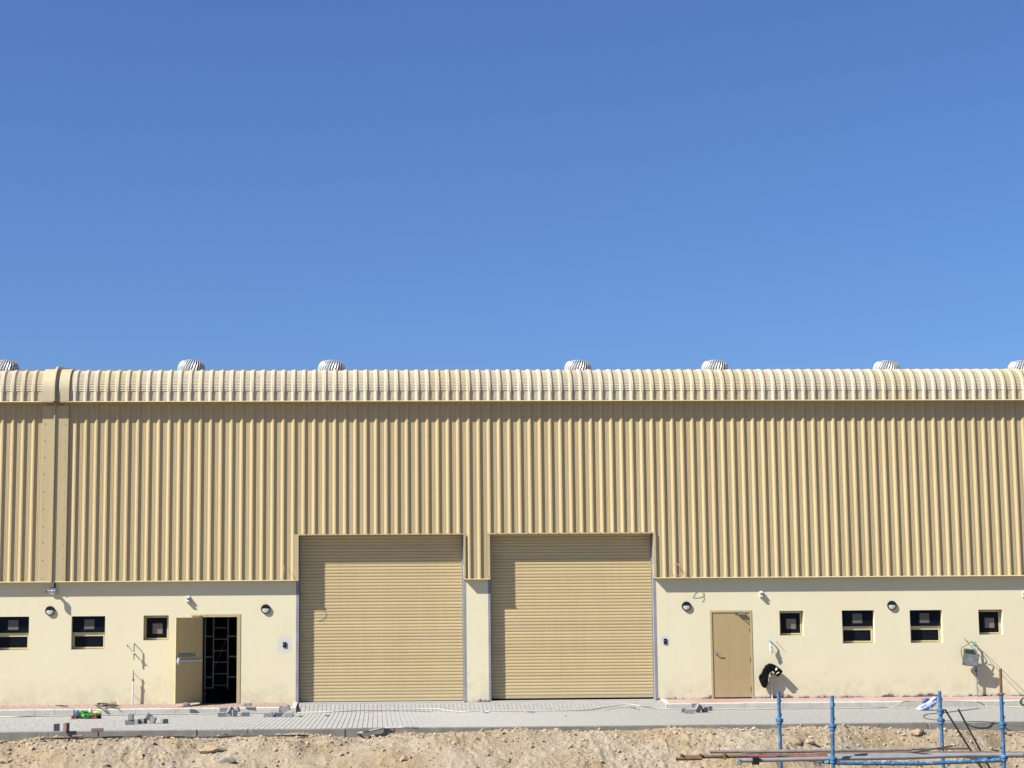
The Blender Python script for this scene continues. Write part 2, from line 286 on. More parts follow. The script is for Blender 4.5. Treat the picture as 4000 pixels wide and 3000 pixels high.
# ------------------------------------------------------------------ mesh helpers
class MB:
    def __init__(s): s.v = []; s.f = []; s.fa = []
    def add(s, vs, fs):
        n = len(s.v); s.v += [tuple(p) for p in vs]; s.f += [tuple(i + n for i in f) for f in fs]; return s
    def box(s, x0, x1, y0, y1, z0, z1, bev=0.0):
        if x0 > x1: x0, x1 = x1, x0
        if y0 > y1: y0, y1 = y1, y0
        if z0 > z1: z0, z1 = z1, z0
        if bev <= 0:
            vs = [(x, y, z) for x in (x0, x1) for y in (y0, y1) for z in (z0, z1)]
            return s.add(vs, [(0, 1, 3, 2), (4, 6, 7, 5), (0, 4, 5, 1), (2, 3, 7, 6), (0, 2, 6, 4), (1, 5, 7, 3)])
        b = bev; bm = bmesh.new(); bmesh.ops.create_cube(bm, size=1)
        for v in bm.verts: v.co = Vector(((x0 + x1) / 2 + v.co.x * (x1 - x0), (y0 + y1) / 2 + v.co.y * (y1 - y0), (z0 + z1) / 2 + v.co.z * (z1 - z0)))
        bmesh.ops.bevel(bm, geom=bm.edges[:], offset=b, segments=1, affect='EDGES')
        bm.verts.index_update(); s.add([v.co[:] for v in bm.verts], [[v.index for v in f.verts] for f in bm.faces]); bm.free(); return s
    def rbox(s, c, size, rot, bev=0.0):
        t = MB().box(-size[0] / 2, size[0] / 2, -size[1] / 2, size[1] / 2, -size[2] / 2, size[2] / 2, bev)
        mt = Matrix.Translation(c) @ rot.to_matrix().to_4x4() if hasattr(rot, 'to_matrix') else Matrix.Translation(c) @ rot
        return s.add([(mt @ Vector(v))[:] for v in t.v], t.f)
    def tube(s, pts, r, n=8, cap=True):
        pts = [Vector(p) for p in pts]; N = len(pts); rr = r if isinstance(r, (list, tuple)) else [r] * N
        d0 = (pts[1] - pts[0]).normalized(); up = Vector((0, 0, 1)) if abs(d0.z) < 0.9 else Vector((1, 0, 0))
        a = d0.cross(up).normalized(); vs = []
        for i, p in enumerate(pts):
            d = (pts[min(i + 1, N - 1)] - pts[max(i - 1, 0)]).normalized()
            a = (a - d * a.dot(d)).normalized(); b = d.cross(a)
            for j in range(n):
                t = 2 * math.pi * j / n; vs.append((p + (a * math.cos(t) + b * math.sin(t)) * rr[i])[:])
        fs = [(i * n + j, i * n + (j + 1) % n, (i + 1) * n + (j + 1) % n, (i + 1) * n + j) for i in range(N - 1) for j in range(n)]
        if cap: fs += [tuple(range(n))[::-1], tuple((N - 1) * n + j for j in range(n))]
        return s.add(vs, fs)
    def lathe(s, prof, c, axis='z', n=24, cap=True):
        vs = []
        for r, h in prof:
            for j in range(n):
                t = 2 * math.pi * j / n; a, b = r * math.cos(t), r * math.sin(t)
                vs.append((c[0] + a, c[1] + b, c[2] + h) if axis == 'z' else (c[0] + a, c[1] - h, c[2] + b) if axis == 'y' else (c[0] + h, c[1] + a, c[2] + b))
        N = len(prof); fs = [(i * n + j, i * n + (j + 1) % n, (i + 1) * n + (j + 1) % n, (i + 1) * n + j) for i in range(N - 1) for j in range(n)]
        if cap: fs += [tuple(range(n))[::-1], tuple((N - 1) * n + j for j in range(n))]
        return s.add(vs, fs)
    def prism(s, poly, y0, y1):              # outline in x,z pushed through y
        n = len(poly); vs = [(x, y0, z) for x, z in poly] + [(x, y1, z) for x, z in poly]
        return s.add(vs, [tuple(range(n)), tuple(range(2 * n - 1, n - 1, -1))] + [(i, i + n, (i + 1) % n + n, (i + 1) % n) for i in range(n)])
    def xprism(s, poly, x0, x1):             # outline in y,z pushed through x
        n = len(poly); vs = [(x0, y, z) for y, z in poly] + [(x1, y, z) for y, z in poly]
        return s.add(vs, [tuple(range(n)), tuple(range(2 * n - 1, n - 1, -1))] + [(i, i + n, (i + 1) % n + n, (i + 1) % n) for i in range(n)])
    def mesh(s, name, mat, origin=(0, 0, 0), smooth=False, recalc=True):
        me = bpy.data.meshes.new(name); ox, oy, oz = origin
        me.from_pydata([(x - ox, y - oy, z - oz) for x, y, z in s.v], [], s.f); me.materials.append(mat)
        if recalc:
            bm = bmesh.new(); bm.from_mesh(me); bmesh.ops.recalc_face_normals(bm, faces=bm.faces[:]); bm.to_mesh(me); bm.free()
        if smooth:
            for p in me.polygons: p.use_smooth = True
            if smooth == 'auto':
                me.set_sharp_from_angle(angle=math.radians(35))
        return me
    def base(s):
        a = np.array(s.v); return (float((a[:, 0].min() + a[:, 0].max()) / 2), float((a[:, 1].min() + a[:, 1].max()) / 2), float(a[:, 2].min()))
    def put(s, name, mat, parent=None, smooth=False, recalc=True, **tags):
        if parent is not None: org = parent['_o'] if '_o' in parent else (0, 0, 0)
        else: org = s.base()
        me = s.mesh(name, mat, org, smooth, recalc)
        o = bpy.data.objects.new(name, me); COL.objects.link(o)
        if parent is not None: o.parent = parent; o['_o'] = tuple(org)
        else: o.location = org; o['_o'] = tuple(org)
        for a, v in tags.items(): o[a] = v
        return o
def inst(name, me, parent, loc, rot=(0, 0, 0)):
    o = bpy.data.objects.new(name, me); COL.objects.link(o); po = parent['_o'] if '_o' in parent else (0, 0, 0)
    o.parent = parent; o.location = (loc[0] - po[0], loc[1] - po[1], loc[2] - po[2]); o.rotation_euler = rot
    o['_o'] = tuple(loc); return o
def thing(name, label, cat, loc=(0, 0, 0), group=None):
    o = bpy.data.objects.new(name, None); COL.objects.link(o); o.location = loc; o.empty_display_size = 0.2
    o['label'] = label; o['category'] = cat; o['_o'] = tuple(loc)
    if group: o['group'] = group
    return o
def tag(o, label, cat, group=None):
    o['label'] = label; o['category'] = cat
    if group: o['group'] = group
    return o
def smoothpath(pts, k=6):
    P = [Vector(p) for p in pts]; out = []
    for i in range(len(P) - 1):
        p0, p1, p2, p3 = P[max(i - 1, 0)], P[i], P[i + 1], P[min(i + 2, len(P) - 1)]
        for j in range(k):
            t = j / k
            out.append(0.5 * ((2 * p1) + (-p0 + p2) * t + (2 * p0 - 5 * p1 + 4 * p2 - p3) * t * t + (-p0 + 3 * p1 - 3 * p2 + p3) * t ** 3))
    out.append(P[-1]); return out
# ------------------------------------------------------------------ ground (one sheet to the horizon)
_NT = {}
def vnoise(X, Y, wl, seed):
    if seed not in _NT: _NT[seed] = np.random.RandomState(seed).rand(512, 512)
    T = _NT[seed]
    u = X / wl + 200.3; v = Y / wl + 311.7
    i = np.floor(u).astype(int); j = np.floor(v).astype(int); fu = u - i; fv = v - j
    fu = fu * fu * (3 - 2 * fu); fv = fv * fv * (3 - 2 * fv)
    g = lambda a, b: T[a % 512, b % 512]
    return ((g(i, j) * (1 - fu) + g(i + 1, j) * fu) * (1 - fv) + (g(i, j + 1) * (1 - fu) + g(i + 1, j + 1) * fu) * fv) * 2 - 1
def sm(a, b, x): t = np.clip((x - a) / (b - a), 0, 1); return t * t * (3 - 2 * t)
def ground_z(X, Y):
    X = np.asarray(X, float); Y = np.asarray(Y, float)
    t = KY - Y
    e = 1.5 - 1.25 * sm(6.5, 11.5, X) + 0.35 * vnoise(X, X * 0, 1.7, 3)
    sl = 0.42 + 0.5 * sm(8, 12.5, X) + 0.08 * vnoise(X, X * 0, 1.1, 4)
    base = -0.265 + 0.05 * vnoise(X, Y, 2.3, 5) * sm(0.1, 0.8, t) + 0.07 * sm(-1, 3, X) * sm(11.5, 8, X)
    z = base - sl * np.maximum(t - e, 0)
    z = np.maximum(z, -2.1 + 0.05 * vnoise(X, Y, 3, 9))
    rough = sm(0.0, 0.5, t)
    n = 0.08 * vnoise(X, Y, 0.9, 21) + 0.045 * vnoise(X, Y, 0.38, 22) + 0.035 * (1 - np.abs(vnoise(X, Y, 0.26, 23))) ** 2 - .02 + (0.25 + 0.75 * sm(-.35, .45, vnoise(X, Y, 1.1, 31) + .4 * vnoise(X, Y, .4, 32))) * (0.032 * np.maximum(vnoise(X, Y, 0.12, 24), -.2) + 0.020 * vnoise(X, Y, 0.06, 25) + 0.010 * vnoise(X, Y, 0.034, 26))
    z = z + n * (0.35 + 0.65 * rough)
    z = z + sm(-31, -38, Y) * 2.0                                     # the bank the photographer stands on
    far = sm(0.0, 0.02, -t)
    return np.where(t < 0, -0.47, z)
xs = np.concatenate([-np.geomspace(500, 12, 30), np.arange(-11.5, 18.0, 0.019), np.geomspace(18.5, 500, 24)])
ys = np.concatenate([[500, 200, 60, 20, 0, KY + 0.12, KY + 0.02], np.arange(KY, -13.2, -0.017), np.arange(-13.2, -20, -0.2), np.arange(-20, -52, -1.2), -np.geomspace(55, 500, 14)])
XX, YY = np.meshgrid(xs, ys, indexing='ij'); ZZ = ground_z(XX, YY)
nx, ny = len(xs), len(ys); idx = np.arange(nx * ny).reshape(nx, ny)
quads = np.stack([idx[:-1, :-1], idx[:-1, 1:], idx[1:, 1:], idx[1:, :-1]], -1).reshape(-1, 4)
me = bpy.data.meshes.new('ground'); co = np.stack([XX, YY, ZZ], -1).reshape(-1, 3).astype(np.float32)
me.vertices.add(len(co)); me.vertices.foreach_set('co', co.ravel()); me.loops.add(quads.size); me.loops.foreach_set('vertex_index', quads.ravel().astype(np.int32))
me.polygons.add(len(quads)); me.polygons.foreach_set('loop_start', np.arange(0, quads.size, 4, dtype=np.int32)); me.update(calc_edges=True); me.validate()
me.materials.append(M['dirt']); ground = bpy.data.objects.new('ground', me); COL.objects.link(ground); ground['kind'] = 'structure'; ground['_o'] = (0, 0, 0)
def T(px, py):                               # where a line of sight meets the dirt
    d = ray(px, py); ts = np.linspace(20, 60, 4000); P = CAM[None] + d[None] * ts[:, None]
    z = ground_z(P[:, 0], P[:, 1]); hit = np.where(P[:, 2] <= z)[0]
    p = P[hit[0]] if len(hit) else P[-1]; return (float(p[0]), float(p[1]), float(p[2]))

# ------------------------------------------------------------------ road, apron, footpath, kerbs
FZ = -0.068; KB, KF = -0.80, -0.95
XL, XR = -15.0, 21.5
AL, AR = WX(1163, 2740), WX(2578, 2735)      # apron between
def struct(o): o['kind'] = 'structure'; return o
road = struct(MB().xprism([(KY + .13, -.6), (KF, -.6), (KF, RZ - .012), (KY + .13, KTOP - .012)], XL, XR).put('road', M['joint']))
def paver_mesh(name, w, l, h, mat, bev=0.004, tilt=None):
    b = MB().box(-w / 2, w / 2, -l / 2, l / 2, -h, 0, bev); return b.mesh(name, mat)
# road pavers: columns running away from the wall, ends staggered; joined, they are under 2 px deep each
cw, cl, gp = 0.1065, 0.213, 0.006
V = []; Fq = []; tone = []
y0, y1 = KY + 0.15, KF - 0.005
ncol = int((XR - XL) / cw)
for c_ in range(ncol):
    x = XL + c_ * cw; off = (c_ % 2) * cl / 2; y = y0 - off
    if x > 19.5 or x + cw < -12.5: continue
    while y < y1:
        a, b_ = max(y, y0) + gp / 2, min(y + cl, y1) - gp / 2; y += cl
        if b_ - a < 0.03: continue
        if 3 < x < 50 and False: continue
        dz = random.gauss(0, 0.0012); n = len(V); bv = 0.004; xa, xb = x + gp / 2, x + cw - gp / 2
        ta, tb = road_z(a) + dz, road_z(b_) + dz
        V += [(xa, a, ta - .014), (xb, a, ta - .014), (xb, b_, tb - .014), (xa, b_, tb - .014), (xa + bv, a + bv, ta), (xb - bv, a + bv, ta), (xb - bv, b_ - bv, tb), (xa + bv, b_ - bv, tb)]
        Fq += [(n + 4, n + 5, n + 6, n + 7), (n, n + 1, n + 5, n + 4), (n + 1, n + 2, n + 6, n + 5), (n + 2, n + 3, n + 7, n + 6), (n + 3, n, n + 4, n + 7)]
        tone += [random.random() - 0.5] * 5
me = bpy.data.meshes.new('paver'); me.from_pydata(V, [], Fq); me.materials.append(M['paver'])
at = me.attributes.new('tone', 'FLOAT', 'FACE'); at.data.foreach_set('value', tone)
o = bpy.data.objects.new('paver', me); COL.objects.link(o); o.parent = road; o.location = [-q for q in road['_o']]; o['kind'] = 'stuff'
# dusty drift filling the joints on the right half of the road
# apron: sloping, pavers one by one
slope = math.atan2(0 - RZ - 0.02, -KF); apron = struct(MB().xprism([(KF, RZ - 0.15), (0.02, RZ - 0.15), (0.02, -0.024), (KF, RZ - 0.012)], AL, AR).put('apron', M['joint']))
pm = [paver_mesh('paver', cw - 0.007, 0.206 - 0.006, 0.03, M['apronp']) for _ in range(1)][0]
ph = paver_mesh('paver', cw - 0.007, 0.1 - 0.006, 0.03, M['apronp']); L = math.hypot(KF, RZ + 0.02); count = 0; rest = MB(); na = int((AR - AL) / cw)
ua = Vector((0, -KF, -0.008 - RZ)).normalized()
for c_ in range(na):
    x = AL + (c_ + .5) * (AR - AL) / na; st = (c_ % 2) * 0.103
    rows = [0.103, 0.309, 0.515, 0.721] if not st else [0.0515, 0.206, 0.412, 0.618, 0.78]
    for s_ in rows:
        p = Vector((x, KF, RZ)) + ua * s_; p.z += random.gauss(0, 0.0018)
        if count < 290:
            o = inst('paver', ph if s_ in (.0515, .78) else pm, apron, p, (slope, random.gauss(0, .008), random.gauss(0, .006)))
        else:
            mt = Matrix.Translation(p) @ Matrix.Rotation(slope, 4, 'X')
            t = MB().box(-cw / 2 + .0035, cw / 2 - .0035, -(.047 if s_ in (.0515, .78) else .1), (.047 if s_ in (.0515, .78) else .1), -.03, 0, .004); rest.add([(mt @ Vector(v))[:] for v in t.v], t.f)
        count += 1
if rest.v: rest.put('paver', M['apronp'], apron, kind='stuff')
# concrete threshold strip under both shutters
struct(MB().box(WX(1167), WX(1812), -0.03, 0.45, -0.1, -0.004).put('threshold', M['kerb']))
struct(MB().box(WX(1917), WX(2556), -0.03, 0.45, -0.1, -0.003).put('threshold', M['kerb']))
# footpaths
ang = math.atan2(0 - FZ, -KB)
for (xa, xb, mat) in ((XL, AL, M['redpav']), (AR, XR, M['redpavd'])):
    fp = struct(MB().xprism([(KB, -0.3), (0.0, -0.3), (0.0, -0.010), (KB, FZ - 0.010)], xa, xb).put('footpath', M['joint']))
    tm = paver_mesh('paver', 0.222, 0.252, 0.03, mat, 0.004)
    u = Vector((0, -KB, -FZ)).normalized(); rows = [0.134, 0.392, 0.650]
    vis0, vis1 = max(xa, -10.6), min(xb, 17.6)
    for r_, s_ in enumerate(rows):
        x = vis0 + (r_ % 2) * 0.114 + 0.114
        while x + 0.11 < vis1:
            p = Vector((x, KB, FZ)) + u * s_; p.z += random.gauss(0, 0.0015)
            inst('paver', tm, fp, p, (ang, random.gauss(0, .006), random.gauss(0, .006))); x += 0.2285
    rest = MB()
    for (ra, rb) in ((xa, vis0), (vis1, xb)):
        if rb - ra > 0.4:
            for r_, s_ in enumerate(rows):
                x = ra + 0.12
                while x + 0.11 < rb:
                    p = Vector((x, KB, FZ)) + u * s_; mt = Matrix.Translation(p) @ Matrix.Rotation(ang, 4, 'X')
                    t = MB().box(-.111, .111, -.126, .126, -.03, 0, .004); rest.add([(mt @ Vector(v))[:] for v in t.v], t.f); x += 0.2285
    if rest.v: rest.put('paver', mat, fp, kind='stuff')
# upper kerb: metre stones along both footpaths, returns beside the apron
kerbU = struct(MB().box(XL, AL, KB - 0.03, KF + 0.03, -0.6, RZ - 0.02).box(AR, XR, KB - 0.03, KF + 0.03, -0.6, RZ - 0.02).put('kerb', M['joint']))
def kstone(ln, y0, y1, z0, z1, mat, ch=0.02):
    b = MB(); b.xprism([(y0, z0), (y1, z0), (y1, z1), (y0 + ch, z1), (y0, z1 - ch)], -ln / 2 + .003, ln / 2 - .003); return b.mesh('kerb_stone', mat)
km = kstone(1.0, KF, KB, -0.4, FZ, M['kerb']); kh = kstone(0.5, KF, KB, -0.4, FZ, M['kerb'])
x = AL
first = True
while x > XL:
    if abs(x - WX(155, 2780, KF)) < 0.6 and first: ln, me = 0.5, kh; first = False
    else: ln, me = 1.0, km
    o = inst('kerb_stone', me, kerbU, (x - ln / 2, 0, random.gauss(0, .002)), (0, random.gauss(0, .0012), 0)); x -= ln
x = AR
while x < XR:
    inst('kerb_stone', km, kerbU, (x + .5, 0, random.gauss(0, .002)), (0, random.gauss(0, .0012), 0)); x += 1.0
# short return stones closing the footpath against the apron
for xr, s_ in ((AL, -1), (AR, 1)):
    MB().xprism([(KB, FZ - .2), (0, -.2), (0, 0.012), (KB, FZ + .008)], xr + s_ * 0.002, xr + s_ * 0.115).put('kerb_stone', M['kerb'], kerbU)
# lower kerb
kerbL = struct(MB().box(XL, XR, KY + 0.02, KY + 0.12, -0.9, KTOP - 0.03).put('kerb', M['joint']))
kl = kstone(1.0, KY, KY + 0.14, -0.62, KTOP, M['kerbd'], 0.012); x = XL + 0.36
while x < XR:
    inst('kerb_stone', kl, kerbL, (x + .5, random.gauss(0, .004), random.gauss(0, .003)), (0, random.gauss(0, .002), random.gauss(0, .002))); x += 1.0

# ------------------------------------------------------------------ warehouse
WH = thing('warehouse', 'long sand coloured steel clad warehouse with cream plaster base and two roller shutters', 'warehouse', (0, 0, 0))
CY = -0.10                     # cladding valley plane
RH = 0.042                     # rib height
zb = WZ(1500, 2263, CY); zt = WZ(1490, 2088, CY); ze = WZ(2000, 1566, -0.30)      # cladding foot, door head, eave
WT = 0.2
xb0, xb1 = XL - 0.5, XR + 0.5
D1 = (WX(1167), WX(1812)); D2 = (WX(1917), WX(2556))
ZH = zt - 0.02
wins = [(-17, 114, 2409, 2540, 'b'), (280, 411, 2407, 2537, 'b'), (561, 659, 2404, 2501, 's'), (3044, 3138, 2386, 2482, 's'),
        (3288, 3414, 2384, 2513, 'b'), (3553, 3679, 2383, 2511, 'b'), (3821, 3915, 2381, 2479, 's')]
WR = []
for a, b_, t_, l_, kd in wins:
    xa, z1 = W((a), t_); xb_, _ = W(b_, t_); _, z0 = W((a + b_) / 2, l_); _, z1 = W((a + b_) / 2, t_); WR.append((xa, xb_, z0, z1, kd))
dl = (WX(786, 2600), WX(928, 2600), 0.0, WZ(857, 2407)); dr = (WX(2778, 2560), WX(2938, 2560), 0.0, WZ(2857, 2386))
holes = [(D1[0], D1[1], 0, ZH), (D2[0], D2[1], 0, ZH), (*dl,), (*dr,)] + [w[:4] for w in WR]
# plaster wall as a grid of cells minus the openings
gx = sorted({xb0, xb1} | {h[0] for h in holes} | {h[1] for h in holes}); gz = sorted({0.0, zb + 0.35} | {h[2] for h in holes} | {h[3] for h in holes if h[3] < zb + .3} | {ZH})
gz[0] = -0.15
wall = MB(); 
def inhole(x, z): return any(h[0] < x < h[1] and (h[2] if h[2] > 0 else -1) < z < h[3] for h in holes)
for i in range(len(gx) - 1):
    for j in range(len(gz) - 1):
        x0_, x1_, z0_, z1_ = gx[i], gx[i + 1], gz[j], gz[j + 1]
        if inhole((x0_ + x1_) / 2, (z0_ + z1_) / 2): continue
        if z0_ >= zb + .3 and (z0_ + z1_) / 2 > zb + .35: continue
        wall.add([(x0_, 0, z0_), (x1_, 0, z0_), (x1_, 0, z1_), (x0_, 0, z1_)], [(0, 1, 2, 3)])
        wall.add([(x0_, WT + .02, z0_), (x1_, WT + .02, z0_), (x1_, WT + .02, z1_), (x0_, WT + .02, z1_)], [(3, 2, 1, 0)])
for h in holes:
    a, b_, z0_, z1_ = h; y0_, y1_ = 0, WT + .02; lo = z0_ if z0_ > 0 else -0.15
    wall.add([(a, y0_, lo), (a, y1_, lo), (a, y1_, z1_), (a, y0_, z1_)], [(0, 1, 2, 3)])
    wall.add([(b_, y0_, lo), (b_, y1_, lo), (b_, y1_, z1_), (b_, y0_, z1_)], [(3, 2, 1, 0)])
    wall.add([(a, y0_, z1_), (a, y1_, z1_), (b_, y1_, z1_), (b_, y0_, z1_)], [(0, 1, 2, 3)])
    if z0_ > 0: wall.add([(a, y0_, z0_), (a, y1_, z0_), (b_, y1_, z0_), (b_, y0_, z0_)], [(3, 2, 1, 0)])
wall.put('wall', M['plaster'], WH, recalc=False)
# raw mortar strips and steel angles beside the shutters
for a, b_ in ((1156, 1167), (1812, 1821.5), (1908, 1917), (2556, 2566)):
    MB().box(WX(a, 2500), WX(b_, 2500), -0.004, 0.0, 0.0, zb + .1).put('door_edge_strip', M['mortar'], WH)
for D in (D1, D2):
    for x0_, x1_ in ((D[0], D[0] + .005), (D[1] - .005, D[1])):
        MB().box(x0_, x1_, 0.001, WT - .05, 0.0, ZH - .001).put('jamb_lining', M['mortar'], WH)
# inner building shell
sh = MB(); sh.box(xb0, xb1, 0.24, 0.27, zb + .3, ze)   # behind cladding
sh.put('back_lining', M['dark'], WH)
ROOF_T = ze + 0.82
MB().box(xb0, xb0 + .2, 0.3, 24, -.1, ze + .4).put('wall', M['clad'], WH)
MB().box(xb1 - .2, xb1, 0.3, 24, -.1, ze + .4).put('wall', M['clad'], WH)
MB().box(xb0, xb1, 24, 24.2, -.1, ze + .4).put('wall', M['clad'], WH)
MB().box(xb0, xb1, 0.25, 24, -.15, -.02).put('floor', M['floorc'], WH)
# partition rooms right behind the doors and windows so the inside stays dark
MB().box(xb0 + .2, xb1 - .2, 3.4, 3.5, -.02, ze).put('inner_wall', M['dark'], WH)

# rib profile, one pitch, x from 0
P0x = WX(422, 1640, CY - RH); P1x = WX(3938.0, 1640, CY - RH)
# top right edge of a rib at P0x; pitch from the count of ribs in the photograph
PIT = (WX(1713.7, 1640, CY - RH) - P0x) / 32.0
TOPW, SIDE = 0.034, 0.053
def prof_pts(x0, n):
    """profile points (x, out) for n ribs; x0 is the start of a valley"""
    v = PIT - TOPW - 2 * SIDE; out = []
    for i in range(n):
        b = x0 + i * PIT
        out += [(b, 0), (b + v * .30, 0), (b + v * .34, .0025), (b + v * .44, .0025), (b + v * .48, 0), (b + v * .60, 0), (b + v * .64, .0025), (b + v * .74, .0025), (b + v * .78, 0), (b + v, 0), (b + v + SIDE, RH), (b + v + SIDE + TOPW, RH)]
    out.append((x0 + n * PIT, 0)); return out
XS = P0x + SIDE                                       # start of a valley
n0 = math.ceil((xb0 - XS) / PIT); 
heads = [(D1[0] - 0.012, D1[1] + 0.01), (D2[0] - 0.01, D2[1] + 0.01)]
def foot(x):
    for a, b_ in heads:
        if a < x < b_: return zt
    return zb
i = n0 - (n0 - 3) % 4 
cl_screws = MB()
def outx(x):
    t = (x - XS) / PIT; t -= math.floor(t); u = t * PIT; v = PIT - TOPW - 2 * SIDE
    if u < v: return 0.0
    if u < v + SIDE: return RH * (u - v) / SIDE
    if u < v + SIDE + TOPW: return RH
    return RH * (PIT - u) / SIDE
sheet_no = 0; full_mesh = None
ZTOP = ze + 0.05
while XS + i * PIT < xb1 - 4 * PIT:
    x0_ = XS + i * PIT; pts = prof_pts(x0_, 4)
    cuts = [c_ for h in heads for c_ in h if x0_ < c_ < x0_ + 4 * PIT]
    simple = not cuts and foot(x0_ + .01) == zb
    if simple and full_mesh:
        o = inst('cladding_sheet', full_mesh, WH, (x0_, 0.0007 * (sheet_no % 2), 0)); 
    else:
        for c_ in cuts: pts.append((c_, outx(c_)))
        pts.sort(); b = MB()
        for (xa, oa), (xb_, ob) in zip(pts[:-1], pts[1:]):
            if xb_ - xa < 1e-5: continue
            zf = foot((xa + xb_) / 2)
            b.add([(xa - x0_, CY - oa, zf), (xb_ - x0_, CY - ob, zf), (xb_ - x0_, CY - ob, ZTOP), (xa - x0_, CY - oa, ZTOP)], [(0, 1, 2, 3)])
        me = b.mesh('cladding_sheet', M['clad'], recalc=False)
        if simple: full_mesh = me
        o = inst('cladding_sheet', me, WH, (x0_, 0.0007 * (sheet_no % 2), 0))
    # screws: rows at girts in the valleys next to the rib, and up the lap rib
    for r_ in range(4):
        xs_ = x0_ + r_ * PIT + 0.018
        for zg in (foot(xs_) + 0.055, zb + 1.95, zb + 3.72):
            if zg < foot(xs_): continue
            cl_screws.lathe([(0.009, 0), (0.009, 0.006), (0.004, 0.009)], (xs_, CY, zg), 'y', 6)
    xr_ = x0_ + 4 * PIT - SIDE - TOPW - 0.014; q = zb + 0.25
    while q < ze - 0.6:
        if q > foot(xr_): cl_screws.lathe([(0.007, 0), (0.007, 0.006), (0.003, 0.009)], (xr_, CY - RH * .74, q), 'y', 6)
        q += 0.435
    i += 4; sheet_no += 1
# foot flashing: a lip tilted up to the light
def lip(x0_, x1_, z, name='drip_flashing'):
    b = MB(); b.xprism([(CY + .02, z + .004), (CY - RH - .012, z + .002), (CY - RH - .034, z - .020), (CY - RH - .030, z - .024), (CY + .02, z - .010)], x0_, x1_)
    return b.put(name, M['trim'], WH)
MBf = lip(xb0, heads[0][0], zb); lip(heads[0][1], heads[1][0], zb); lip(heads[1][1], xb1, zb)
# soffit closing the cladding against the plaster
MB().box(xb0, heads[0][0], CY, 0.0, zb - .008, zb - .004).box(heads[0][1], heads[1][0], CY, 0, zb - .008, zb - .004).box(heads[1][1], xb1, CY, 0, zb - .008, zb - .004).put('soffit', M['trim'], WH)
# trims round the shutter heads
tr = MB()
for a, b_ in heads:
    tr.box(a - .002, b_ + .002, CY - RH - .006, 0.2, zt - 0.012, zt + 0.022)
    tr.box(a - .003, a + .004, CY - RH - .006, 0.02, zb - .012, zt - .012)
    tr.box(b_ - .004, b_ + .003, CY - RH - .006, 0.02, zb - .012, zt - .012)
for a, b_ in ((heads[0][0] - .115, heads[0][0] - .003), (heads[1][0] - .06, heads[1][0] - .003)):
    tr.box(a, b_, CY - RH - .006, CY - RH - .002, zb, zt + .02)
for a, b_ in ((heads[0][1] + .003, heads[0][1] + .045), (heads[1][1] + .003, heads[1][1] + .06)):
    tr.box(a, b_, CY - RH - .006, CY - RH - .002, zb, zt + .02)
tr.put('door_trim', M['trim'], WH)
for (a, sgn) in ((heads[0][0] - .1, 1), (heads[0][1] + .03, 1), (heads[1][0] - .045, 1), (heads[1][1] + .045, 1)):
    for q in (0.05, 0.4, 0.78, 1.13): cl_screws.lathe([(0.009, 0), (0.009, 0.005), (0.003, 0.008)], (a, CY - RH - .006, zb + q), 'y', 6)
for a, b_ in heads:
    x = a + 0.2
    while x < b_: cl_screws.box(x - .006, x + .006, CY - RH - .010, CY - RH - .006, zt - .010, zt + .020); x += PIT

# eave: lip, underside, roof sheets bent over it
EY = CY - 0.235
jx0, jx1 = WX(210, 1570, EY), WX(231, 1570, EY)
for a, b_ in ((xb0, jx0), (jx1, xb1)):
    MB().xprism([(EY + .05, ze + .018), (EY + .014, ze + .015), (EY - .016, ze - .008), (EY - .012, ze - .016), (EY + .03, ze - .018), (CY + .02, ze - .030), (CY + .02, ze + .016)], a, b_).put('eave_flashing', M['trim'], WH)
RP = EY + 0.055                     # roof sheet valley plane at the eave
straight, R_, endang = 0.27, 0.60, math.radians(84)
def roof_path():
    """list of (y, z, ny, nz, crimp?)"""
    P = [(RP, ze + .01, -1, 0, 0), (RP, ze + straight * .5, -1, 0, 0), (RP, ze + straight, -1, 0, 0)]
    nseg = 20 * 3
    for s_ in range(1, nseg + 1):
        a = endang * s_ / nseg; cr = (0.0, 0.014, 0.009)[s_ % 3]
        ny, nz = -math.cos(a), math.sin(a)
        P.append((RP + R_ - R_ * math.cos(a) , ze + straight + R_ * math.sin(a), ny, nz, cr))
    y, z = P[-1][0], P[-1][1]; sl = math.tan(math.pi / 2 - endang)
    for d in (0.5, 2, 6, 11.9): P.append((y + d, z + d * sl, -math.cos(endang), math.sin(endang), 0))
    return P
RPth = roof_path(); roof_top = RPth[-1]
def roof_sheet(x0_, n, mat):
    pts = [p for p in prof_pts(x0_, n) if True]; keep = [(x, o_) for x, o_ in pts if o_ in (0, RH)]
    # thin out to corners
    v = PIT - TOPW - 2 * SIDE; cor = []
    for i_ in range(n):
        b = x0_ + i_ * PIT; cor += [(b, 0, 1), (b + v, 0, 1), (b + v + SIDE * .8, RH * .8, 1), (b + v + SIDE, RH, 0), (b + v + SIDE + TOPW, RH, 0), (b + v + SIDE + TOPW + SIDE * .2, RH * .8, 1)]
    cor.append((x0_ + n * PIT, 0, 1)); b = MB(); N = len(cor); vs = []
    for (y, z, ny, nz, cr) in RPth:
        for (x, o_, c_) in cor:
            d = o_ + (cr if c_ else 0); vs.append((x, y + ny * d, z + nz * d))
    fs = [(r * N + c_, r * N + c_ + 1, (r + 1) * N + c_ + 1, (r + 1) * N + c_) for r in range(len(RPth) - 1) for c_ in range(N - 1)]
    b.add(vs, fs); return b.mesh('roof_sheet', mat, (x0_, 0, 0), recalc=False)
rmesh = [roof_sheet(0, 4, M['roof']), roof_sheet(0, 4, M['roofb'])]
i = n0 - (n0 - 3) % 4; q = 0
rscrew = MB()
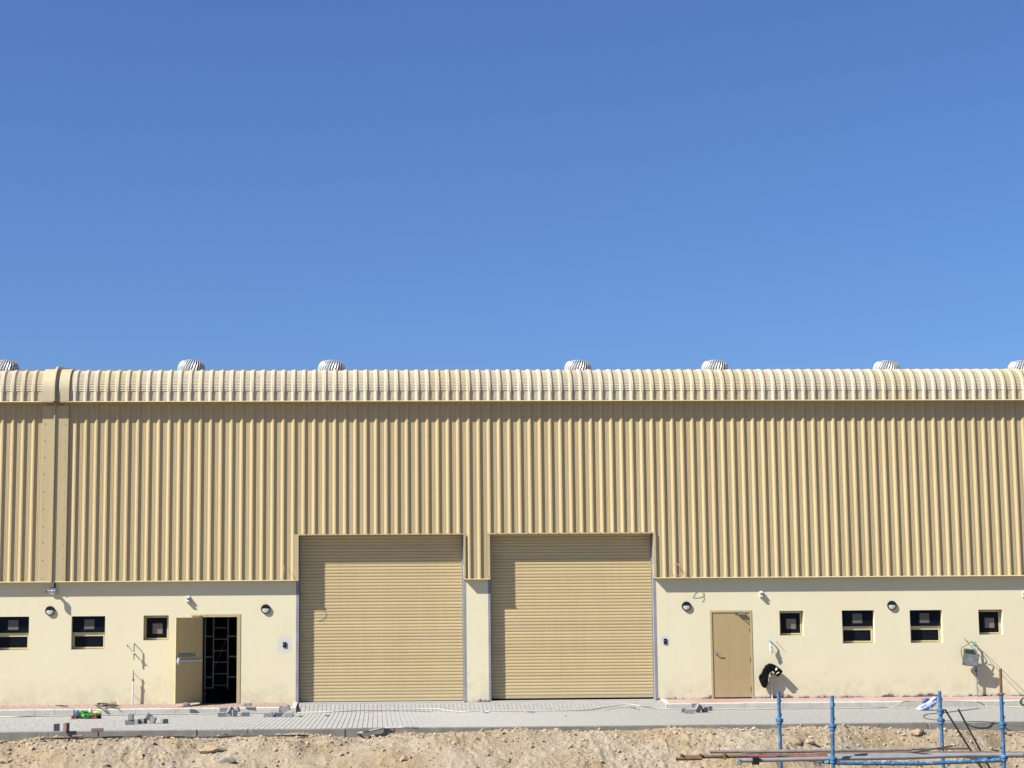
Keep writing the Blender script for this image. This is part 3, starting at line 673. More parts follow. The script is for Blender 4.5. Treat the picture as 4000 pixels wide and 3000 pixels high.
while XS + i * PIT < xb1 - 4 * PIT:
    x0_ = XS + i * PIT; inst('roof_sheet', rmesh[random.randint(0, 1)], WH, (x0_, 0.0008 * (q % 2), 0)); 
    for r_ in range(4): rscrew.lathe([(0.010, 0), (0.010, 0.006), (0.004, 0.009)], (x0_ + (r_ + .35) * PIT - .02, RP, ze + 0.045), 'y', 6)
    i += 4; q += 1
cl_screws.add(rscrew.v, rscrew.f)
# far roof slope beyond the ridge
MB().xprism([(roof_top[0] - .2, roof_top[1] - .06), (roof_top[0], roof_top[1] + .03), (24.3, ze + .4), (24.3, ze + .34)], xb0, xb1).put('rear_roof', M['roof'], WH)

# expansion joint: two cover plates with a standing fin, carried over the eave
PLY = CY - RH - 0.004
def X_at(px, py, Y): return WX(px, py, Y)
xa, xb_ = X_at(166, 1640, PLY), X_at(216, 1640, PLY); xc_, xd_ = X_at(230, 1640, PLY), X_at(268, 1640, PLY)
jm = X_at(215, 1640, PLY)
MB().box(xa, jm, PLY - .004, PLY, zb + .001, ze - .08).box(xa, xa + .006, PLY, CY, zb + .001, ze - .08).put('cover_plate', M['trim'], WH)
MB().box(jm, xd_, PLY - .0085, PLY - .0045, zb + .001, ze - .08).box(xd_ - .006, xd_, PLY - .0045, CY, zb + .001, ze - .08).put('cover_plate', M['trim'], WH)
MB().prism([(jm - .022, zb + .001), (jm + .012, zb + .001), (jm + .012, ze - .06), (jm - .022, ze - .06)], PLY - .052, PLY - .009).put('joint_fin', M['trim'], WH)
for q in np.arange(zb + .1, ze - .35, 0.44):
    for x in (xa + .075, xd_ - .07): cl_screws.lathe([(0.012, 0), (0.012, 0.006), (0.004, 0.010)], (x, PLY - .006, q + random.gauss(0, .02)), 'y', 8)
def curved_plate(x0_, x1_, off, th, name, sidewall=True):
    b = MB(); vs = []; P = [p for i_, p in enumerate(RPth) if i_ < 3 or (i_ - 2) % 6 == 0 or i_ >= len(RPth) - 4]
    for (y, z, ny, nz, cr) in P:
        for (x, d) in ((x0_, 0.0), (x0_ + .004, off), (x1_ - .004, off), (x1_, 0.0)): vs.append((x, y + ny * d, z + nz * d))
    b.add(vs, [(r * 4 + c_, r * 4 + c_ + 1, (r + 1) * 4 + c_ + 1, (r + 1) * 4 + c_) for r in range(len(P) - 1) for c_ in range(3)])
    return b.put(name, M['roof'], WH, recalc=False, smooth='auto')
rx = lambda p: WX(p, 1520, RP)
curved_plate(rx(164), rx(214), RH + .018, .01, 'roof_cover_plate'); curved_plate(rx(231), rx(272), RH + .018, .01, 'roof_cover_plate')
curved_plate(rx(208), rx(218), RH + .085, .01, 'roof_fin')
cl_screws.put('screw', M['screw'], WH, kind='stuff')

# roller shutters, slat by slat
SY = WT
def slat_mesh(w):
    pr = [(0, 0), (.003, .009), (.010, .0125), (.030, .0135), (.050, .0125), (.059, .0095), (.063, .004), (.0645, .0), (.0665, .0), (.068, .006), (.0745, .0065), (.0795, .004), (.082, 0)]
    b = MB(); n = len(pr); vs = [(x, -o_, -z) for x in (0, w) for z, o_ in pr] + [(x, .004, -z) for x in (0, w) for z in (0, .082)]
    fs = [(j, j + 1, n + j + 1, n + j) for j in range(n - 1)] + [(2 * n, 2 * n + 1, 2 * n + 3, 2 * n + 2)]
    b.add(vs, fs); me = b.mesh('slat', M['shutter']); 
    return me
for di, (D, zbot, lab) in enumerate(((D1, 0.075, None), (D2, 0.105, 'shutter raised slightly with a dark gap beneath'))):
    rs = MB().box(D[0] + .03, D[1] - .03, SY - .05, SY + .03, ZH + .001, ZH + .05).put('roller_shutter', M['galv'], WH)
    for s_, x in ((1, D[0]), (-1, D[1])):
        MB().box(x, x + s_ * .028, SY - .045, SY + .03, 0.0, ZH).put('guide_rail', M['galv'], rs)
    if lab: rs['label'] = lab
    w = D[1] - D[0] - .05; me = slat_mesh(w); pitch = .082; n = int((ZH - zbot) / pitch) + 1
    for j in range(n):
        inst('slat', me, rs, (D[0] + .025, SY + random.gauss(0, .0006), zbot + (j + 1) * pitch), (random.gauss(0, .03), random.gauss(0, .0003), 0))
    MB().box(D[0] + .026, D[1] - .026, SY - .012, SY + .01, zbot - .06, zbot - .001, .003).put('bottom_rail', M['shutter'] if di == 0 else M['trim'], rs)
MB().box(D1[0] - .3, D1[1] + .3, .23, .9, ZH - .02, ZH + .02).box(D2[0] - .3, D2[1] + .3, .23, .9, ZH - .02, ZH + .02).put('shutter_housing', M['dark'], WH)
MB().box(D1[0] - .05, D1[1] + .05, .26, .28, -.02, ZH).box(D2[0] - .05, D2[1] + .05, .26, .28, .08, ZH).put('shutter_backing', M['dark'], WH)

# windows
for wi, (xa, xb_, z0_, z1_, kd) in enumerate(WR):
    b = MB(); fy0, fy1 = WT - .045, WT + .018; t = .032
    def ring(b, x0, x1, z0, z1, t, y0, y1):
        b.box(x0, x0 + t, y0, y1, z0, z1, .002); b.box(x1 - t, x1, y0, y1, z0, z1, .002); b.box(x0 + t + .0002, x1 - t - .0002, y0, y1, z0, z0 + t, .002); b.box(x0 + t + .0002, x1 - t - .0002, y0, y1, z1 - t, z1, .002)
    ring(b, xa + .002, xb_ - .002, z0_ + .002, z1_ - .002, t, fy0 + .02, fy1)
    if kd == 'b':
        zm = z0_ + (z1_ - z0_) * .475
        b.box(xa + t, xb_ - t, fy0 + .005, fy1 - .004, zm - .036, zm + .036, .003)
        ring(b, xa + t + .001, xb_ - t - .001, z0_ + t + .001, zm - .037, .028, fy0 + .008, fy1 - .006)
        fr = b.put('window', M['wframe'], WH)
        MB().box(xa + t + .027, xb_ - t - .027, WT - .018, WT - .012, z0_ + t + .027, zm - .063).put('pane', M['glass'], fr)
        # top-hung sash, standing a little open
        sw, shh = (xb_ - xa) - .03, (z1_ - zm) - .05; cx = (xa + xb_) / 2
        rot = Matrix.Rotation(math.radians(-1.5), 4, 'X'); ctr = Vector((cx, WT - .064, zm + .045 + shh / 2))
        MB().rbox(ctr, (sw, .012, shh), rot).put('sash_pane', M['glass'], fr)
        MB().rbox(ctr + Vector((-.005, .0125, 0)), (sw - .01, .012, shh - .006), rot).put('sash_frame', M['black'], fr)
        MB().rbox(ctr + Vector((random.uniform(-.01, .02), -.0085, -.005)), (.255, .003, .25), rot).put('sticker', M['sticker'], fr)
    else:
        ring(b, xa + t + .001, xb_ - t - .001, z0_ + t + .001, z1_ - t - .001, .024, fy0 + .008, fy1 - .006)
        fr = b.put('window', M['wframe'], WH)
        MB().box(xa + t + .023, xb_ - t - .023, WT - .030, WT - .022, z0_ + t + .023, z1_ - t - .023).put('pane', M['glass'], fr)
        cx, cz_ = (xa + xb_) / 2 + .02, (z0_ + z1_) / 2 - .02
        MB().box(cx - .127, cx + .127, WT - .034, WT - .031, cz_ - .13, cz_ + .13).put('sticker', M['stickerw'], fr)
MB().box(WR[0][0] - .1, xb1, WT + .03, WT + .05, WR[3][2] - .1, WR[0][3] + .2) if False else None

# closed door on the right
xa, xb_, _, z1_ = dr; b = MB(); t = .042
b.box(xa + .001, xa + t, -.012, WT, 0, z1_ - .001); b.box(xb_ - t, xb_ - .001, -.012, WT, 0, z1_ - .001); b.box(xa + t, xb_ - t, -.012, WT, z1_ - t, z1_ - .001)
b.box(xa - .012, xa + .001, -.012, 0.0, 0, z1_ + .012); b.box(xb_ - .001, xb_ + .012, -.012, 0, 0, z1_ + .012); b.box(xa + .001, xb_ - .001, -.012, 0, z1_ - .001, z1_ + .012)
df = b.put('door_frame', M['dframe'], WH)
dlf = MB().box(xa + t + .004, xb_ - t - .004, .004, .048, .03, z1_ - t - .005, .002).put('door', M['door'], WH)
MB().box(xa + t, xb_ - t, -.004, .05, -.002, .014).put('door_gap_shade', M['black'], WH)  # black strip painting the dark gap under the door leaf
kx, kz = W(2797, 2553)
MB().lathe([(.026, 0), (.034, .006), (.034, .012), (.014, .016), (.014, .05), (.012, .052)], (kx, .004, kz), 'y', 20).tube([(kx, -.045, kz), (kx + .05, -.055, kz - .002), (kx + .13, -.05, kz - .004)], [.012, .011, .009], 10).put('lever_handle', M['chrome'], dlf, smooth='auto')
for py in (2421, 2461, 2577, 2693):
    x_, z_ = W(2930, py); hb = MB().box(xb_ - t - .018, xb_ - t + .010, -.004, .004, z_ - .06, z_ + .06).tube([(xb_ - t - .002, -.008, z_ - .062), (xb_ - t - .002, -.008, z_ + .062)], .009, 8)
    hb.put('hinge', M['rustd'], dlf)
cx, cz_ = W(2895, 2398)
MB().box(cx - .10, cx + .10, -.062, .002, cz_ - .026, cz_ + .026, .006).tube([(cx - .03, -.04, cz_ + .03), (cx - .10, -.17, cz_ + .05), (cx - .16, -.02, cz_ + .045)], .010, 8).box(cx - .20, cx - .13, -.03, -.012, cz_ + .03, cz_ + .06).put('door_closer', M['chrome'], dlf)

# open door on the left: leaf swung out, seen on its shaded inner face
xa, xb_, _, z1_ = dl; b = MB(); t = .02
b.box(xa + .001, xa + t, -.012, WT, 0, z1_ - .001); b.box(xb_ - t, xb_ - .001, -.012, WT, 0, z1_ - .001); b.box(xa + t, xb_ - t, -.012, WT, z1_ - t, z1_ - .001)
b.box(xb_ - .001, xb_ + .065, -.012, 0, 0, z1_ + .05); b.box(xa + .001, xb_ - .001, -.012, 0, z1_ - .001, z1_ + .05); b.box(xa - .02, xa + .001, -.012, 0, 0, z1_ + .05)
df = b.put('door_frame', M['dframe'], WH)
hp = Vector((xa + .004, -.014, 0)); LW = 0.93; fx = WX(688, 2580, -.66) - hp.x; fy = -math.sqrt(max(LW ** 2 - fx ** 2, .01)); ux = Vector((fx, fy, 0)).normalized(); nrm = Vector((-ux.y, ux.x, 0));
if nrm.y > 0: nrm = -nrm
rotm = Matrix((( ux.x, nrm.x, 0, 0), (ux.y, nrm.y, 0, 0), (0, 0, 1, 0), (0, 0, 0, 1)))      # local: x along leaf, y out of the visible face
def leafbox(b, x0, x1, y0, y1, z0, z1, bev=0):
    t_ = MB().box(x0, x1, y0, y1, z0, z1, bev); return b.add([(hp + (rotm @ Vector(v)))[:] for v in t_.v], t_.f)
leaf = leafbox(MB(), 0, LW, -.044, 0, .03, z1_ - .03, .002).put('open_door', M['leafin'], WH)
leafbox(leafbox(MB(), .06, LW - .05, .018, .055, 1.06, 1.125, .006), .01, .06, .001, .05, 1.05, 1.135, .006).put('push_bar', M['greyp'], leaf)
b = MB(); q = MB().lathe([(.075, 0), (.075, .02), (.05, .05), (.03, .06)], (0, 0, 0), 'z', 20)
mt = Matrix.Translation(hp + rotm @ Vector((LW - .085, .004, 1.085))) @ rotm @ Matrix.Diagonal((.8, 1, 1.5, 1)) @ Matrix.Rotation(math.radians(-90), 4, 'X')
b.add([(mt @ Vector(v))[:] for v in q.v], q.f).put('push_bar_end', M['white'], leaf, smooth='auto')
sg = leafbox(MB(), .24, .82, .0005, .005, 1.20, 1.285).put('door_sign', M['signg'], leaf)
cu = bpy.data.curves.new('txt', 'FONT'); cu.body = 'PUSH BAR TO OPEN'; cu.size = .062; cu.extrude = .0008; cu.align_x = 'LEFT'
to = bpy.data.objects.new('txt', cu); COL.objects.link(to); bpy.context.view_layer.update()
tm_ = bpy.data.meshes.new_from_object(to.evaluated_get(bpy.context.evaluated_depsgraph_get())); bpy.data.objects.remove(to)
b = MB(); sgx = -1.0
R3 = Matrix(((-ux.x, 0, nrm.x, 0), (-ux.y, 0, nrm.y, 0), (0, 1, 0, 0), (0, 0, 0, 1)))
wtxt = max(v.co.x for v in tm_.vertices); sc_ = .44 / wtxt
org = hp + rotm @ Vector((.715, .0065, 1.221))
b.add([(org + (R3 @ Vector((v.co.x * sc_, v.co.y, v.co.z)))[:3].__class__((R3 @ Vector((v.co.x * sc_, v.co.y, v.co.z)))[:3]) if False else Vector(org) + (R3 @ Vector((v.co.x * sc_, v.co.y, v.co.z))).to_3d())[:] for v in tm_.vertices], [tuple(p.vertices) for p in tm_.polygons])
b.add([(Vector(hp + rotm @ Vector(p)))[:] for p in ((.745, .0065, 1.215), (.785, .0065, 1.222), (.752, .0065, 1.272), (.735, .0065, 1.262))], [(0, 1, 2, 3)])
b.put('lettering', M['signw'], sg, recalc=False)
cx, cz_ = W(788, 2403)
MB().box(cx - .27, cx - .02, -.05, -.013, cz_ - .03, cz_ + .015, .004).tube([(cx - .05, -.05, cz_), (cx + .10, -.06, cz_ - .01), (cx + .13, -.03, cz_ - .01)], .009, 8).put('door_closer', M['trim'], df)

# ------------------------------------------------------------------ scaffold tower standing in the dark behind the open door
SYi = 1.0
tw = thing('scaffold_tower', 'bare steel access tower with ladder rungs standing in the dark doorway', 'scaffold', (WX(860, 2740, SYi), SYi, -.02))
M['steelin'] = varied('dull_galvanised', (0.30, 0.305, 0.30), 0.5, 0.3, amp=0.15, scale=6)
def iw(px, py): x, z = W(px, py, SYi); return x, z
for px, pyb in ((799, 2695), (832, 2690), (889, 2690)):
    x, z = iw(px, pyb); MB().tube([(x, SYi, z), (x, SYi, 2.75)], .021 if px != 799 else .027, 10).put('upright', M['steelin'], tw)
for py in (2452, 2497, 2542, 2587, 2632, 2677):
    (xa_, z_), (xb2, _) = iw(832, py), iw(889, py); MB().tube([(xa_ + .02, SYi, z_), (xb2 - .02, SYi, z_)], .013, 8).put('rung', M['steelin'], tw)
for py in (2486, 2566, 2645, 2687):
    (xa_, z_), (xb2, _) = iw(800, py), iw(831, py); MB().tube([(xa_ + .02, SYi, z_), (xb2 - .02, SYi, z_)], .021, 8).put('crossbar', M['steelin'], tw)
for py in (2485, 2565, 2645):
    (xa_, z_), (xb2, _) = iw(890, py), iw(940, py); MB().tube([(xa_ + .02, SYi, z_), (xb2, SYi, z_)], .021, 8).put('crossbar', M['steelin'], tw)
(xa_, z_), (xb2, z2) = iw(808, 2660), iw(882, 2480); MB().tube([(xa_, SYi + .8, z_), (xb2, SYi + .8, z2)], .012, 8).put('brace', M['turbd'], tw)
x, z = iw(799, 2700); MB().lathe([(.05, 0), (.05, .015), (.03, .03), (.03, .1)], (x, SYi, z - .1), 'z', 12).tube([(x, SYi, -.02), (x, SYi, z)], .02, 8).put('castor', M['steelin'], tw)
for px in (832, 889):
    x, z = iw(px, 2690); 

# ------------------------------------------------------------------ roof turbine vents
VY = 2.6
def turbine(px, ptop, label, first=None):
    x, zt_ = W(px, ptop, VY); base_z = RPth[-1][1]
    zr = RPth[-4][1] + (VY - RPth[-4][0]) * math.tan(math.pi / 2 - endang)
    if first is not None:
        r = first.copy(); COL.objects.link(r); r.location = (x, VY, zt_ - .46); r['label'] = label
        for ch in first.children:
            c_ = ch.copy(); COL.objects.link(c_); c_.parent = r
        r.rotation_euler = (0, 0, 0); return r
    r = thing('turbine_vent', label, 'roof vent', (x, VY, zt_ - .46), 'turbine vents along the roof')
    bz = zt_ - .46; Rr = .385; nv = 30; b = MB()
    prof = [(0.93, 0.0), (0.995, .08), (1.0, .16), (.985, .24), (.94, .31), (.85, .375), (.70, .425), (.46, .448)]
    for k_ in range(nv):
        a0 = 2 * math.pi * k_ / nv; vs = []
        for i_, (rr, h) in enumerate(prof):
            tw_ = .9 * (h / .44) ** 1.5
            for (da, fr_) in ((0, .97), (.035, 1.0), (.095, .985), (.145, .93)):
                a = a0 + da * 1.0 + tw_ * .45; vs.append((x + Rr * rr * fr_ * math.cos(a), VY + Rr * rr * fr_ * math.sin(a), bz + h))
        b.add(vs, [(i_ * 4 + j, i_ * 4 + j + 1, i_ * 4 + j + 5, i_ * 4 + j + 4) for i_ in range(len(prof) - 1) for j in range(3)])
    b.put('vanes', M['turb'], r, smooth='auto')
    MB().lathe([(.50 * Rr, .437), (.49 * Rr, .447), (.3 * Rr, .455), (.02, .46)], (x, VY, bz), 'z', 32).put('cap', M['turb'], r, smooth=True)
    MB().lathe([(.80 * Rr, -.03), (.84 * Rr, .2), (.76 * Rr, .32), (.3 * Rr, .42)], (x, VY, bz), 'z', 24).put('core', M['turbd'], r)
    MB().lathe([(.92 * Rr, -.05), (.96 * Rr, 0.0), (.92 * Rr, .012)], (x, VY, bz), 'z', 32).put('base_ring', M['turb'], r)
    MB().lathe([(.78 * Rr, -.75), (.78 * Rr, -.04)], (x, VY, bz), 'z', 24).put('throat', M['turb'], r)
    return r
vents = [(748, 1407, 'silver turbine vent on the roof above the open door, second from the left'), (22, 1408, 'silver turbine vent cut by the left edge of the picture, left of the roof joint'),
         (1295, 1408, 'silver turbine vent on the roof above the left roller shutter'), (2256, 1408, 'silver turbine vent on the roof above the right roller shutter'),
         (2791, 1408, 'silver turbine vent on the roof above the closed sand coloured door'), (3461, 1410, 'silver turbine vent on the roof, above the round lamp between the two large windows'),
         (3988, 1410, 'silver turbine vent cut by the right edge of the picture')]
tv = turbine(*vents[0])
for v in vents[1:]: turbine(v[0], v[1], v[2], tv)

# ------------------------------------------------------------------ fittings on the wall
def lamp(px, py, label, first=None):
    x, z = W(px, py)
    if first is not None:
        r = first.copy(); COL.objects.link(r); r.location = (x, 0, z); r['label'] = label
        for ch in first.children: c_ = ch.copy(); COL.objects.link(c_); c_.parent = r
        return r
    r = thing('bulkhead_lamp', label, 'wall lamp', (x, 0, z), 'round wall lamps'); R0 = .122
    MB().lathe([(R0 - .006, 0.0), (R0, .006), (R0, .034), (R0 - .010, .046), (R0 - .020, .048), (R0 - .022, .036)], (x, 0, z), 'y', 40, cap=False).put('housing', M['black'], r, smooth='auto')
    n = 20; rr = R0 - .021
    top = [(x + rr * math.cos(math.pi * i_ / n), z + .012 + (rr - .012) * math.sin(math.pi * i_ / n)) for i_ in range(n + 1)]
    MB().prism(top, -.05, -.004).put('half_cover', M['black'], r)
    # bulging half lens
    b = MB(); vs = []; rings = 5
    for i_ in range(rings + 1):
        f = i_ / rings
        for j in range(n + 1):
            a = math.pi + math.pi * j / n; vs.append((x + rr * f * math.cos(a), -.036 - .018 * (1 - f * f), z + .011 + (rr + .010) * f * math.sin(a)))
    b.add(vs, [(i_ * (n + 1) + j, i_ * (n + 1) + j + 1, (i_ + 1) * (n + 1) + j + 1, (i_ + 1) * (n + 1) + j) for i_ in range(rings) for j in range(n)]).put('lens', M['opal'], r, smooth=True)
    return r
l0 = lamp(196, 2386, 'round black and white wall lamp under the security camera at the roof joint')
lamp(1038, 2379, 'round black and white wall lamp between the open door and the left shutter', l0)
lamp(2681, 2368, 'round black and white wall lamp between the right shutter and the closed door', l0)
lamp(3483, 2365, 'round black and white wall lamp between the two large windows on the right', l0)

def sounder(x0, y0, x1, y1, label):
    (xa_, z1__), (xb2, z0__) = W(x0, y0), W(x1, y1); w = .085; cx_ = xa_ + w / 2
    r = thing('sensor_box', label, 'sensor box', (cx_, 0, z0__), 'small white sensor boxes'); h = z1__ - z0__
    MB().box(cx_ - w / 2, cx_ + w / 2, -.02, 0, z0__, z1__, .004).put('back_plate', M['greyp'], r)
    MB().xprism([(-.02, z0__ + h * .52), (-.10, z0__ + h * .60), (-.105, z0__ + h * .72), (-.02, z0__ + h * .98)], cx_ - w / 2 + .004, cx_ + w / 2 - .004).put('upper_hood', M['white'], r)
    MB().xprism([(-.02, z0__ + h * .02), (-.095, z0__ + h * .05), (-.10, z0__ + h * .20), (-.02, z0__ + h * .44)], cx_ - w / 2 + .004, cx_ + w / 2 - .004).put('lower_hood', M['white'], r)
sounder(729, 2327, 742, 2354, 'small white sensor box above the open door leaf'); sounder(2966, 2308, 2977, 2334, 'small white sensor box up and right of the closed door')
sounder(3992, 2308, 4005, 2333, 'small white sensor box cut by the right edge of the picture')

# security camera
x0_, z1_ = W(198, 2296.5); x1_, z0_ = W(224, 2322)
cc = thing('security_camera', 'white security camera on a square plate under the roof joint', 'camera', ((x0_ + x1_) / 2, 0, z0_))
MB().box(x0_, x1_, -.065, 0, z0_, z1_, .006).put('mount_box', M['white'], cc)
cz_ = (z0_ + z1_) / 2 - .012
MB().tube([(x0_ + .11, -.06, cz_), (x0_ + .10, -.15, cz_)], [.045, .03], 16).tube([(x0_ + .13, -.15, cz_ - .005), (x0_ + .06, -.19, cz_)], [.045, .045], 16).put('ball_joint', M['white'], cc, smooth='auto')
MB().tube([(x0_ + .13, -.15, cz_ - .012), (x0_ - .05, -.25, cz_ + .002)], [.04, .04], 18).put('camera_body', M['white'], cc, smooth='auto')
MB().tube([(x0_ - .049, -.25, cz_ + .002), (x0_ - .064, -.258, cz_ + .003)], [.034, .034], 16).put('camera_lens', M['black'], cc)
x_, zt_ = W(215, 2272); MB().tube([(x_, -.02, z1_), (x_, -.02, z1_ + .09), (x_ + .006, -.02, zb)], .019, 8).put('cable', M['black'], cc)

# switch plates
for (a, t_, b2, l_, lab) in ((1105, 2508.5, 1119, 2529, 'small dark key switch in a rough white patch left of the left shutter'), (2592, 2494.6, 2605, 2515.5, 'small dark key switch in a square white patch right of the right shutter')):
    (xa_, z1__), (xb2, z0__) = W(a, t_), W(b2, l_); r = thing('key_switch', lab, 'switch', ((xa_ + xb2) / 2, 0, z0__), 'key switches beside the shutters')
    MB().box(xa_, xb2, -.022, 0, z0__, z1__, .003).put('plate', M['black'], r)
    MB().lathe([(.012, .022), (.012, .032), (.008, .034)], ((xa_ + xb2) / 2 - .008, 0, (z0__ + z1__) / 2 + .01), 'y', 12).put('button', M['chrome'], r)

# water pipes on the wall
def vpipe(b, x, y, z0, z1, r, n=10): return b.tube([(x, y, z0), (x, y, z1)], r, n)
PYo = -.115
# left upper
x, zt_ = W(524, 2515, PYo); _, zb_ = W(524, 2577, PYo)
r = thing('water_pipe', 'short green water pipe with valve bent out of the wall left of the open door', 'pipe', (x, PYo, zb_))
MB().tube([(x - .005, 0, zt_), (x - .003, PYo * .8, zt_), (x, PYo, zt_ - .02), (x, PYo, zb_)], .0125, 10).put('pipe', M['green'], r)
zz_ = WZ(524, 2553, PYo); MB().lathe([(.012, -.05), (.024, -.035), (.02, 0), (.026, .02), (.012, .05)], (x, PYo, zz_), 'z', 12).tube([(x - .05, PYo - .03, zz_), (x + .04, PYo - .03, zz_)], .008, 6).put('valve', M['greyp'], r)
MB().tube([(x, 0, zz_ - .02), (x, PYo, zz_ - .02)], .006, 6).put('bracket', M['greyp'], r)
xb2, z2 = W(498, 2520); tag(MB().tube([(xb2 - .005, -.0, z2 + .01), (xb2, -.02, z2 - .01), (xb2 + .015, -.16, z2 - .04)], .009, 8).put('pipe_stub', M['rustd']), 'thin rusty stub bent out of the wall left of the green water pipe', 'pipe stub')
# left lower
x, zt_ = W(521, 2619, PYo); r = thing('standpipe', 'white standpipe with green top rising from the left footpath', 'pipe', (x, PYo, -.01))
xm, zm_ = W(520, 2656, PYo); vpipe(MB(), x, PYo, zm_, zt_, .0125).put('green_pipe', M['green'], r)
MB().tube([(x, PYo, zm_), (x - .015, PYo, -.015)], .019, 12).put('white_pipe', M['pipew'], r)
MB().lathe([(.02, -.03), (.027, -.02), (.027, .02), (.016, .03)], (x, PYo, zm_), 'z', 12).put('coupling', M['redp'], r)
MB().tube([(x, 0, zt_ - .06), (x, PYo - .02, zt_ - .06)], .007, 6).tube([(x, 0, .25), (x, PYo, .25)], .006, 6).tube([(x - .03, PYo - .01, zt_ - .06), (x + .03, PYo - .01, zt_ - .06)], .008, 6).put('bracket', M['greyp'], r)
# right upper, wrapped in film
x, zt_ = W(3009, 2498, PYo); _, zb_ = W(3011, 2558, PYo)
r = thing('wrapped_pipe', 'short mint green pipe wrapped in clear plastic, right of the closed door', 'pipe', (x, PYo, zb_))
MB().tube([(x - .02, 0, zt_), (x - .012, PYo * .8, zt_), (x, PYo, zt_ - .03), (x + .005, PYo, zt_ - .16)], .016, 10).put('pipe', M['mint'], r)
b = MB(); n = 14; vs = []; hs = np.linspace(0, 1, 11)
for h in hs:
    z_ = zt_ - .10 + (zb_ - zt_ + .10) * h; rr = .014 + .024 * math.sin(math.pi * min(1, h * 1.05)) * (1 + .0 * h)
    for j in range(n): a = 2 * math.pi * j / n; q = rr * (1 + .22 * random.uniform(-1, 1)); vs.append((x + .008 * h * 3 + q * math.cos(a), PYo + q * math.sin(a), z_))
b.add(vs, [(i_ * n + j, i_ * n + (j + 1) % n, (i_ + 1) * n + (j + 1) % n, (i_ + 1) * n + j) for i_ in range(10) for j in range(n)] + [tuple(range(n)), tuple(range(10 * n, 11 * n))]).put('plastic_wrap', M['film'], r)
MB().tube([(x, 0, zt_ - .2), (x + .01, PYo, zt_ - .2)], .006, 6).put('bracket', M['greyp'], r)
xb2, z2 = W(3029, 2505); tag(MB().tube([(xb2 + .01, 0, z2 + .02), (xb2, -.02, z2), (xb2 + .002, -.13, z2 - .008)], .006, 8).put('pipe_stub', M['greyp']), 'thin pale stub bent out of the wall right of the plastic wrapped pipe', 'pipe stub')
# right lower with black garment
x, zt_ = W(3012, 2612, PYo); r = thing('standpipe', 'white standpipe beside the closed door, holding up a black garment', 'pipe', (x, PYo, -.01))
_, zm_ = W(3012, 2632, PYo); MB().tube([(x, PYo, zm_), (x + .012, PYo, -.015)], .0175, 12).put('white_pipe', M['pipew'], r)
MB().lathe([(.014, 0), (.022, .03), (.012, .08), (.006, .13)], (x, PYo - .01, zm_), 'z', 12).put('green_tap', M['mint'], r)
MB().lathe([(.02, -.03), (.027, -.02), (.027, .012), (.016, .02)], (x, PYo, zm_), 'z', 12).put('coupling', M['redp'], r)
MB().tube([(x, 0, .23), (x + .01, PYo, .23)], .007, 6).tube([(x - .03, PYo - .012, .23), (x + .05, PYo - .012, .23)], .008, 6).put('bracket', M['greyp'], r)
poly = [(240, 1282), (250, 1240), (272, 1228), (300, 1160), (340, 1100), (390, 1072), (440, 1082), (500, 1118), (550, 1158), (578, 1190), (566, 1212), (545, 1228), (530, 1245), (515, 1270), (480, 1243), (462, 1200), (432, 1184), (402, 1194), (380, 1240), (372, 1290), (366, 1372), (342, 1425), (310, 1428), (280, 1392), (252, 1325)]
GY = -.17
pp = [W(2900 + a / 3.687, 2300 + c_ / 3.687, GY) for a, c_ in poly]
bm = bmesh.new(); vs = [bm.verts.new((a, GY - .05, c_)) for a, c_ in pp]; f = bm.faces.new(vs)
r_ = bmesh.ops.extrude_face_region(bm, geom=[f]); ev = [e for e in r_['geom'] if isinstance(e, bmesh.types.BMVert)]
for v in ev: v.co.y += .13
bmesh.ops.triangulate(bm, faces=bm.faces[:]); bmesh.ops.subdivide_edges(bm, edges=bm.edges[:], cuts=2, use_grid_fill=True)
bmesh.ops.recalc_face_normals(bm, faces=bm.faces[:])
for v in bm.verts:
    n_ = v.normal; d = .012 * math.sin(v.co.x * 60 + v.co.z * 25) + .01 * math.sin(v.co.z * 70 - v.co.x * 20); v.co += Vector((0, d, 0)) 
me = bpy.data.meshes.new('garment'); bmesh.ops.translate(bm, vec=(-x, -GY, -.5), verts=bm.verts[:]); bm.to_mesh(me); bm.free(); me.materials.append(M['cloth'])
gm = bpy.data.objects.new('garment', me); COL.objects.link(gm); gm.location = (x, GY, .5); gm['_o'] = (x, GY, .5)
sub = gm.modifiers.new('s', 'SUBSURF'); sub.levels = 1; sub.render_levels = 1
for p in me.polygons: p.use_smooth = True
tag(gm, 'black garment with white marks draped over the standpipe right of the closed door', 'garment')
for pl in ([(478, 1145), (492, 1132), (505, 1150), (498, 1172), (478, 1180), (472, 1165)], [(484, 1222), (520, 1196), (536, 1200), (505, 1222), (488, 1230)]):
    MB().prism([W(2900 + a / 3.687, 2300 + c_ / 3.687, GY - .06) for a, c_ in pl], GY - .074, GY - .058).put('white_mark', M['clothw'], gm)

